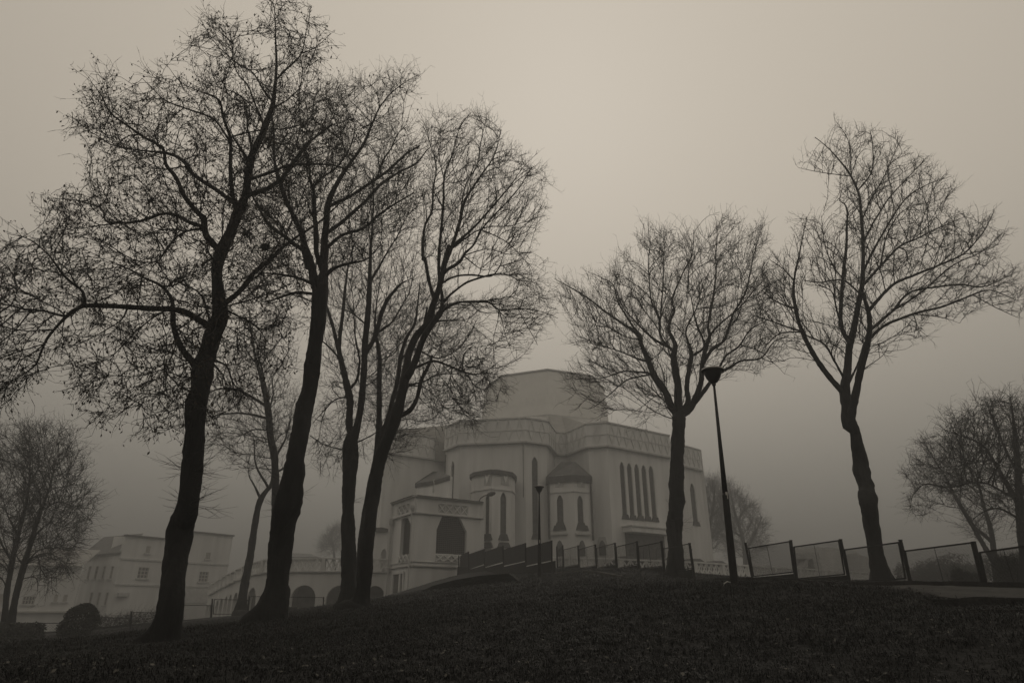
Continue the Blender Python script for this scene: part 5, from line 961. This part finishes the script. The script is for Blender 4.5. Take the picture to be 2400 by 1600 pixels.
def fence(label, region, posts, panels, Ys, pw, parent_cat='fence', plinths=(), rod=True, pitch=0.07, wr=0.004, fr=0.045, solid=False, group=None):
    p0 = W(*O(region, *posts[0][2:4]), Ys[0]); root = empty('fence', p0, label, 'fence', group)
    for (xt, yt, xb, yb), Y in zip(posts, Ys):
        a, b = W(*O(region, xt, yt), Y), W(*O(region, xb, yb), Y); d = (b-a)/np.linalg.norm(b-a); mb = MB(); mb.bar(a, b+d*0.5, pw, pw); po = mb.build('post', M['iron'], root)
        mb = MB(); mb.box(a+np.array([0, 0, 0.01]), (pw*1.25, pw*1.25, 0.02)); mb.build('post_cap', M['iron'], po)
    for i, (tl, tr, br, bl) in enumerate(panels):
        Ya, Yb = Ys[i], Ys[i+1]; TL, TR, BR, BL = W(*O(region, *tl), Ya), W(*O(region, *tr), Yb), W(*O(region, *br), Yb), W(*O(region, *bl), Ya)
        if solid:
            n = max(4, int(np.linalg.norm(TR-TL)/0.3)); mb = MB(); vs = []; m = n*2
            for k in range(m+1):
                s_ = k/m; off = np.array([0, -0.03 if (k//1) % 2 else 0.0, 0]); vs += [BL*(1-s_)+BR*s_+off, TL*(1-s_)+TR*s_+off]
            for k in range(m+1): vs.append(vs[2*k]+np.array([0, 0.02, 0])); vs.append(vs[2*k+1]+np.array([0, 0.02, 0]))
            o2 = 2*(m+1); fs = [(2*k, 2*k+2, 2*k+3, 2*k+1) for k in range(m)]+[(o2+2*k+1, o2+2*k+3, o2+2*k+2, o2+2*k) for k in range(m)]+[(2*k+1, 2*k+3, o2+2*k+3, o2+2*k+1) for k in range(m)]
            mb.add(vs, fs); mb.build('sheet_panel', M['black'], root); mb = MB(); mb.bar(TL, TR, 0.06); mb.build('rail', M['black'], root)
        else:
            mb = MB()
            for a, b in ((TL, TR), (TR, BR), (BR, BL), (BL, TL)): mb.bar(a, b, fr)
            pf = mb.build('panel_frame', M['iron'], root)
            if rod: mb = MB(); mb.bar(TL*0.53+TR*0.47, BL*0.5+BR*0.5, 0.014); mb.build('brace_rod', M['iron'], pf)
            if i % 1 == 0:
                ms = MB()
                for t in (0.25, 0.75):
                    q = TR*(1-t)+BR*t; ms.box(q+np.array([0.05, 0, 0]), (0.14, 0.03, 0.03))
                ms.build('bracket', M['iron'], pf)
            chain_link(TL, TR, BR, BL, pitch, wr, root)
    for (x0, y0, x1, y1, x2, y2, x3, y3, Ya, Yb) in plinths:
        a, b, c, d = W(*O(region, x0, y0), Ya), W(*O(region, x1, y1), Yb), W(*O(region, x2, y2), Yb), W(*O(region, x3, y3), Ya); t = np.array([0.04, 0.22, 0]); e = np.array([0, 0, 0.4])
        mb = MB(); mb.add([a, b, c-e, d-e, a+t, b+t, c+t-e, d+t-e], [(0, 1, 2, 3)[::-1], (4, 5, 6, 7), (0, 1, 5, 4), (1, 2, 6, 5), (3, 0, 4, 7)]); mb.build('plinth', M['conc'], root)
    return root
fence('chain-link panel fence stepping down the slope at right behind the path', 'T',
      [(158, 410, 216, 705), (516, 390, 553, 700), (907, 383, 978, 715), (1378, 388, 1458, 718), (1955, 402, 2038, 738), (2440, 418, 2540, 780)],
      [((183, 450), (505, 398), (537, 637), (222, 672)), ((540, 440), (893, 390), (940, 655), (568, 690)), ((937, 463), (1365, 405), (1420, 688), (985, 715)), ((1415, 473), (1940, 407), (2016, 720), (1466, 745)), ((2003, 485), (2425, 425), (2520, 720), (2064, 760))],
      [31, 28, 25.3, 22.4, 19.5, 17.2], 0.085, pitch=0.06, wr=0.0048,
      plinths=[(220, 680, 548, 650, 548, 715, 222, 705, 31, 28), (560, 695, 955, 662, 975, 715, 560, 712, 28, 25.3)])
fence('dark mesh fence stepping along the crest, right of the black sheet fence', 'R',
      [(856, 438, 860, 610), (903, 430, 907, 605), (1025, 430, 1030, 605), (1160, 423, 1170, 610), (1315, 410, 1327, 612), (1488, 398, 1502, 615), (1680, 397, 1702, 640), (1902, 412, 1940, 690)],
      [((862, 475), (900, 440), (905, 585), (866, 600)), ((910, 462), (1020, 435), (1026, 578), (915, 597)), ((1035, 460), (1155, 425), (1165, 585), (1040, 607)), ((1170, 450), (1310, 412), (1318, 578), (1182, 603)), ((1325, 440), (1483, 402), (1492, 575), (1337, 607)), ((1500, 437), (1675, 403), (1694, 588), (1512, 612)), ((1695, 455), (1898, 415), (1922, 608), (1712, 640))],
      [52, 49.5, 46.7, 43.4, 40.1, 37.1, 34.7, 32], 0.1, fr=0.035, pitch=0.1, wr=0.004,
      plinths=[(862, 602, 905, 590, 905, 640, 862, 640, 52, 49.5), (907, 602, 1035, 580, 1040, 640, 910, 640, 49.5, 46.7), (1040, 612, 1172, 588, 1175, 650, 1040, 645, 46.7, 43.4), (1175, 608, 1328, 580, 1330, 655, 1178, 650, 43.4, 40.1), (1330, 612, 1502, 580, 1505, 662, 1333, 655, 40.1, 37.1), (1508, 617, 1700, 592, 1705, 670, 1510, 662, 37.1, 34.7), (1705, 650, 1930, 613, 1945, 690, 1708, 672, 34.7, 32)])
fence('solid black sheet-metal fence in saw-tooth steps at the left end of the crest', 'R',
      [(85, 508, 85, 640), (162, 478, 164, 640), (287, 457, 290, 640), (434, 431, 437, 640), (610, 412, 612, 645), (816, 392, 818, 650)],
      [((98, 512), (160, 480), (162, 622), (88, 640)), ((165, 500), (285, 459), (286, 574), (165, 615)), ((290, 482), (433, 434), (434, 558), (290, 598)), ((438, 465), (608, 414), (609, 549), (438, 588)), ((613, 450), (816, 395), (817, 545), (613, 588))],
      [64, 60, 55, 49.7, 44.8, 40], 0.1, solid=True,
      plinths=[(75, 595, 165, 600, 165, 660, 70, 660, 63.8, 59.8), (165, 621, 290, 582, 290, 650, 165, 650, 59.8, 54.8), (290, 606, 437, 566, 437, 650, 290, 650, 54.8, 49.5), (438, 596, 612, 556, 612, 655, 438, 650, 49.5, 44.6), (613, 596, 845, 548, 848, 660, 613, 655, 44.6, 39.8)])
# left boundary fence, low in the hollow
fence('low wire fence climbing right across the hollow below the houses at left', 'P',
      [(300, 1035, 298, 1140), (678, 990, 672, 1085), (1035, 948, 1028, 1065), (1440, 893, 1436, 1018), (1672, 850, 1664, 1012), (1962, 828, 1950, 955), (2262, 830, 2254, 940), (2550, 835, 2545, 930)],
      [((302, 1040), (672, 1038), (664, 1100), (300, 1120)), ((682, 993), (1022, 1000), (1016, 1062), (676, 1080)), ((1040, 954), (1434, 962), (1430, 1046), (1034, 1055)), ((1446, 897), (1662, 902), (1656, 1018), (1442, 1014)), ((1688, 852), (1955, 858), (1946, 970), (1680, 968)), ((1966, 830), (2256, 832), (2250, 935), (1958, 942)), ((2266, 834), (2546, 838), (2542, 930), (2260, 935))],
      [40.5, 42, 44, 46.2, 48, 50, 51, 52], 0.07, rod=False, pitch=0.16, wr=0.006, fr=0.04)
# thin pale kerb line on the crest
mb = MB(); a, b = W(1303, 1339, 39), W(1460, 1350, 31)
for t in range(6):
    p, q = a+(b-a)*t/6, a+(b-a)*(t+1)/6; mb = MB(); p[2] = gz(p[0], p[1])+0.05; q[2] = gz(q[0], q[1])+0.05; mb.bar(p, q*0.995+p*0.005, 0.12, 0.14); o = mb.build('kerb', M['kerb']); tag(o, kind='structure')

# ------------------------------------------------------------------ street lamps
def lamp(base, top, head_w, label, Y, rb, rt, step_at, seed=0):
    B = W(*base, Y); T_ = W(*top, Y); root = empty('street_lamp', B, label, 'street lamp', 'bowl-shaped street lamps on the slope'); d = (T_-B); H = np.linalg.norm(d); d = d/H
    s_ = step_at; mb = MB(); mb.tube([B-d*0.5, B, B+d*H*s_, B+d*(H*s_+0.06)], [rb*1.08, rb, rb*0.82, rb*0.7], 16); mb.build('pole_base', M['pole'], root, smooth=True)
    mb = MB(); mb.tube([B+d*(H*s_+0.06), B+d*H*0.7, B+d*H], [rb*0.7, (rb*0.7+rt)/2*0.95, rt], 16); mb.build('pole', M['pole'], root, smooth=True)
    w = head_w/2; mb = MB(); mb.lathe(T_, [(rt*0.9, -0.02), (rt*1.7, 0.0), (rt*1.7, w*0.14), (rt*1.1, w*0.16)], 20, axis=d); mb.build('collar', M['pole'], root, smooth=True)
    mb = MB(); prof = [(rt*1.2, w*0.15), (w*0.34, w*0.3), (w*0.56, w*0.62), (w*0.70, w*0.98), (w*0.76, w*1.22)]; mb.lathe(T_, prof, 32, axis=d); mb.build('bowl', M['bowl'], root, smooth=True)
    mb = MB(); mb.lathe(T_, [(w*0.76, w*1.2), (w*1.0, w*1.28), (w*1.0, w*1.34), (w*0.93, w*1.46), (w*0.6, w*1.56), (w*0.15, w*1.6), (w*0.12, w*1.66), (0.001, w*1.67)], 32, axis=d); mb.build('cap', M['cap'], root, smooth=True)
    mb = MB(); mb.lathe(T_, [(w*0.8, w*1.17), (w*1.02, w*1.25), (w*1.02, w*1.3)], 32, axis=d); mb.build('rim', M['bowl'], root, smooth=True)
    dz = H*0.42; c = B+d*dz+np.array([0.01, -rb*0.72, 0]); mb = MB(); mb.box(c, (0.045, 0.012, 0.16)) ; mb.build('notice', M['sticker'], root)
    mb = MB(); q = B+d*0.9+np.array([0, -rb*0.98, 0]); mb.box(q, (0.09, 0.02, 0.3)); mb.build('service_door', M['pole'], root)
    return root
lamp((1722, 1372), (1673.5, 903), 0.57, 'large near street lamp with a dark bowl head, right of the broad bare tree', 15, 0.088, 0.028, 0.42)
lamp((1264.5, 1354), (1263.8, 1156), 0.52, 'smaller far street lamp standing in front of the church by the black sheet fence', 34, 0.11, 0.035, 0.36)
cbl = MB(); cb = W(1716, 1372, 14.9); cbl.tube([cb+np.array([-0.22, -0.05, -0.02]), cb+np.array([-0.18, -0.05, 0.05]), cb+np.array([-0.1, -0.02, 0.085]), cb+np.array([-0.03, 0, 0.07])], 0.011, 6)
o = cbl.build('cable', M['sticker'], origin=cb, smooth=True); tag(o, 'short pale looped cable at the foot of the large near street lamp', 'cable')

# ------------------------------------------------------------------ shrubs and small things
def shrub(label, px, py, Y, w, h, seed, tilt=0.0, n=5000, cat='shrub', name='shrub', lumps=5, group=None, leaf=0.05, ragged=False):
    rng = np.random.default_rng(seed); c = W(px, py, Y); zb = min(c[2], gz(c[0], c[1])); root = empty(name, (c[0], c[1], zb), label, cat, group)
    stems = MB()
    for k in range(5):
        a = rng.uniform(0, 6.28); stems.tube([(c[0], c[1], zb-0.1), (c[0]+0.15*w*math.cos(a), c[1]+0.15*w*math.sin(a), zb+h*0.4), (c[0]+0.3*w*math.cos(a)+tilt*h*0.5, c[1]+0.3*w*math.sin(a), zb+h*0.8)], [0.05, 0.035, 0.015], 5)
    stems.build('stem', M['bark'], root)
    d = rng.normal(0, 1, (n, 3)); d /= np.linalg.norm(d, axis=1, keepdims=True); r = rng.uniform(0.55, 1.0, n)**0.5
    lob = 1+0.10*np.sin(d[:, 0]*5+seed)+0.09*np.sin(d[:, 2]*6+d[:, 1]*4)+0.05*rng.normal(0, 1, n)
    P = np.stack([d[:, 0]*w/2*r*lob, d[:, 1]*w/2*r*lob, (d[:, 2]*0.5+0.5)*h*(0.9+0.1*lob)*1.0], 1)
    if ragged:
        nl_ = 9; lc = np.stack([rng.uniform(-0.42, 0.42, nl_)*w, rng.uniform(-0.3, 0.3, nl_)*w, rng.uniform(0.2, 0.78, nl_)*h], 1); lr = rng.uniform(0.14, 0.28, nl_)*min(w, h*1.4); lc[:, 2] = np.minimum(lc[:, 2], h*(0.95-0.9*(np.abs(lc[:, 0])/w)**1.5)-lr*0.5)
        wh = rng.integers(0, nl_, n); P = lc[wh]+d*lr[wh][:, None]*(r*lob*rng.uniform(0.7, 1.25, n))[:, None]; P[:, 2] = np.maximum(P[:, 2], 0.02)
        sh = Big(); k_ = 220; q0 = P[rng.integers(0, n, k_)]; dd0 = np.stack([rng.normal(0, 0.5, k_), rng.normal(0, 0.5, k_), np.ones(k_)], 1); dd0 /= np.linalg.norm(dd0, axis=1, keepdims=True)
        V, Fq, _, _ = strands(q0+np.array([c[0], c[1], zb]), dd0, rng.uniform(0.15, 0.4, k_)*h, np.full(k_, 0.012), 3, rng, 0.15); sh.add(V, Fq); so = sh.build('shoots', M['twig'], root); so['kind'] = 'stuff'
    P[:, 0] += tilt*P[:, 2]; P += np.array([c[0], c[1], zb])
    s_ = rng.normal(0, 1, (n, 3)); s_ /= np.linalg.norm(s_, axis=1, keepdims=True); t = np.cross(s_, rng.normal(0, 1, (n, 3))); t /= np.linalg.norm(t, axis=1, keepdims=True); sz = leaf*rng.uniform(0.6, 1.6, (n, 1))
    V = np.stack([P-s_*sz, P+t*sz*0.6, P+s_*sz, P-t*sz*0.6], 1).reshape(-1, 3); g = Big(); g.add(V, np.arange(n)[:, None]*4+np.arange(4)[None, :]); o = g.build('foliage', M['shrub'], root, smooth=False); o['kind'] = 'stuff'
shrub('dark rounded clipped shrub leaning right beside the hazy leafless trees at left', 163, 1500, 37.5, 1.75, 1.95, 3, 0.25, 9000, leaf=0.045)
GB = 'hazy shrubs beyond the chain-link fence'
shrub('dark domed shrub behind the fourth chain-link panel', 2263, 1378, 38, 1.5, 1.35, 5, 0, 6000, group=GB, ragged=True)
shrub('tall dark shrub behind the last chain-link panel at the right edge', 2385, 1385, 36, 1.9, 2.0, 7, 0.1, 7000, group=GB, ragged=True)
shrub('broad pale hazy shrub behind the middle chain-link panels', 2150, 1380, 85, 6.5, 3.2, 9, 0, 9000, group=GB, ragged=True, leaf=0.09)
shrub('second pale hazy shrub right of the broad one, behind the fourth panel', 2240, 1378, 82, 6.0, 4.0, 11, 0, 9000, group=GB, ragged=True, leaf=0.09)
shrub('pale hazy shrub behind the right edge tree foot', 2370, 1378, 78, 7.0, 4.6, 12, 0, 9000, group=GB, ragged=True, leaf=0.09)
# overgrown bank along the low fence at left
rng = np.random.default_rng(77); vm_ = Big(); root = empty('vine_tangle', W(250, 1475, 43), 'tangle of bare vines grown over the low wire fence at left', 'vines')
n = 1500; X = rng.uniform(205, 420, n); Yv = np.interp(X, [90, 200, 310, 430, 500], [40.5, 42, 44, 46.2, 48])+rng.uniform(-0.5, 0.4, n); yy = np.interp(X, [90, 200, 310, 430, 500], [1490, 1478, 1466, 1452, 1446])-rng.uniform(0, 1, n)**1.5*26
P0 = np.array([W(a, b, c) for a, b, c in zip(X, yy, Yv)]); d = rng.normal(0, 1, (n, 3)); d[:, 2] = np.abs(d[:, 2])*0.6; d /= np.linalg.norm(d, axis=1, keepdims=True)
V, Fq, _, _ = strands(P0, d, rng.uniform(0.3, 0.9, n), np.full(n, 0.008), 4, rng, 0.3, (0, 0, -0.05)); vm_.add(V, Fq); o = vm_.build('vines', M['twig'], root); o['kind'] = 'stuff'
# hedge at far left
def hedge(label, x0, x1, Y0_, Y1_, yt0, yt1, yb, seed, n=16000):
    rng = np.random.default_rng(seed); t = rng.random(n); s_ = rng.random(n); dpt = rng.uniform(-0.5, 0.5, n)
    A, B = W(x0, yt0, Y0_), W(x1, yt1, Y1_); A0, B0 = W(x0, yb, Y0_), W(x1, yb, Y1_); root = empty('hedge', (A0+B0)/2, label, 'hedge')
    top = A+(B-A)*t[:, None]; bot = A0+(B0-A0)*t[:, None]; P = bot+(top-bot)*(s_**0.7)[:, None]; P[:, 1] += dpt; P += rng.normal(0, 0.06, (n, 3))
    a_ = rng.normal(0, 1, (n, 3)); a_ /= np.linalg.norm(a_, axis=1, keepdims=True); b_ = np.cross(a_, rng.normal(0, 1, (n, 3))); b_ /= np.linalg.norm(b_, axis=1, keepdims=True); sz = 0.07*rng.uniform(0.6, 1.5, (n, 1))
    V = np.stack([P-a_*sz, P+b_*sz*.6, P+a_*sz, P-b_*sz*.6], 1).reshape(-1, 3); g = Big(); g.add(V, np.arange(n)[:, None]*4+np.arange(4)[None, :]); o = g.build('foliage', M['shrub'], root, smooth=False); o['kind'] = 'stuff'
    mb = MB(); 
    for k in range(12): p = A0+(B0-A0)*(k+0.5)/12; mb.bar(p-np.array([0, 0, 0.4]), p+np.array([0, 0, 0.8]), 0.05)
    mb.build('stem', M['bark'], root)
hedge('dark low hedge at the bottom left edge in front of the hazy trees', -60, 92, 38, 38.5, 1463, 1464, 1510, 5)
# low dark kerbed beds by the far trees
for (x0, x1, y, Y, lab, hh) in ((546, 590, 1438, 49, 'low dark stone bed edge at the foot of the pale thin bent tree', 0.28), (672, 697, 1430, 47, 'small dark stone block between the second trunk and the arcade', 0.32)):
    A, B = W(x0, y-8, Y), W(x1, y-8, Y); mb = MB(); c = (A+B)/2; Ln = B[0]-A[0]; z = c[2]
    mb.lathe((c[0], c[1], z-hh-0.3), [(Ln*0.5, 0), (Ln*0.5, hh+0.2), (Ln*0.45, hh+0.3), (0.001, hh+0.33)], 14)
    o = mb.build('stone_bed_edge' if hh < 0.3 else 'stone_block', M['conc'], origin=(c[0], c[1], z-hh)); tag(o, lab, 'stone')
# surface roots by the nearest tree
for (pts, lab) in ((L('P 1440,1170,22 1520,1150,16 1640,1135,22 1700,1105,26 1745,1095,30 1775,1112,14'), 'dark gnarled surface root running right from the nearest trunk'), (L('P 1100,1210,16 1030,1225,26 960,1215,34 900,1235,24 850,1262,12'), 'dark humped root in the grass left of the nearest trunk')):
    P_ = []; 
    for px, py, w in pts: p = W(px, py, 14.6); g = gz(p[0], p[1]); P_.append([p[0], p[1]-0.1, g+0.02, w/2*pxsize(px, py, 15)*1.1])
    Pn = smooth_path(P_, 0.06); V, f = tube_geo(Pn[:, :3], Pn[:, 3]*(1+0.15*np.sin(np.arange(len(Pn))*1.1)), 9); b = MB(); b.add(V, f); o = b.build('tree_root', M['bark'], origin=Pn[0, :3], smooth=True); tag(o, lab, 'root', 'surface roots of the nearest tree')
# fallen leaves
rng = np.random.default_rng(99); n = 5200; Yl = 5+rng.random(n)**1.3*30; Xl = rng.uniform(-0.95, 0.95, n)*Yl; Zl = ground(Xl, Yl); P = np.stack([Xl, Yl, Zl+rng.uniform(0.01, 0.045, n)], 1)
a_ = rng.normal(0, 1, (n, 3)); a_[:, 2] *= 0.35; a_ /= np.linalg.norm(a_, axis=1, keepdims=True); b_ = np.cross(a_, rng.normal(0, .35, (n, 3))+np.array([0, 0, 1])); b_ /= np.linalg.norm(b_, axis=1, keepdims=True); sz = rng.uniform(0.012, 0.032, (n, 1))
V = np.stack([P-a_*sz, P+b_*sz*.65+np.array([0, 0, .006]), P+a_*sz, P-b_*sz*.65], 1).reshape(-1, 3); g = Big(); g.add(V, np.arange(n)[:, None]*4+np.arange(4)[None, :])
dummy = empty('tmp', (0, 0, 0), None, None); o = g.build('fallen_leaves', M['litter'], dummy, smooth=False); o.parent = None; bpy.data.objects.remove(dummy); tag(o, 'small dry leaves scattered over the dark grass', 'leaves', kind='stuff')

# ------------------------------------------------------------------ haze
hz = MB(); zb, zt = ZMIN-1.0, 40.0; hz.box((0, 450, (zb+zt)/2), (1900, 1160, zt-zb)); ho = hz.build('haze', M['soil']); ho.data.materials.clear()
hm = bpy.data.materials.new('haze'); hm.use_nodes = True; t = hm.node_tree; t.nodes.clear(); om = N(t, 'ShaderNodeOutputMaterial'); pv = N(t, 'ShaderNodeVolumePrincipled')
pv.inputs['Color'].default_value = (0.505, 0.51, 0.51, 1); pv.inputs['Density'].default_value = FOG; pv.inputs['Anisotropy'].default_value = 0.3
t.links.new(pv.outputs[0], om.inputs['Volume']); ho.data.materials.append(hm); tag(ho, 'even grey fog filling the whole scene', 'fog', kind='stuff')
print('tree tris', TRIS[0], 'zmin', ZMIN, 'Z at 0', gz(0, 0))
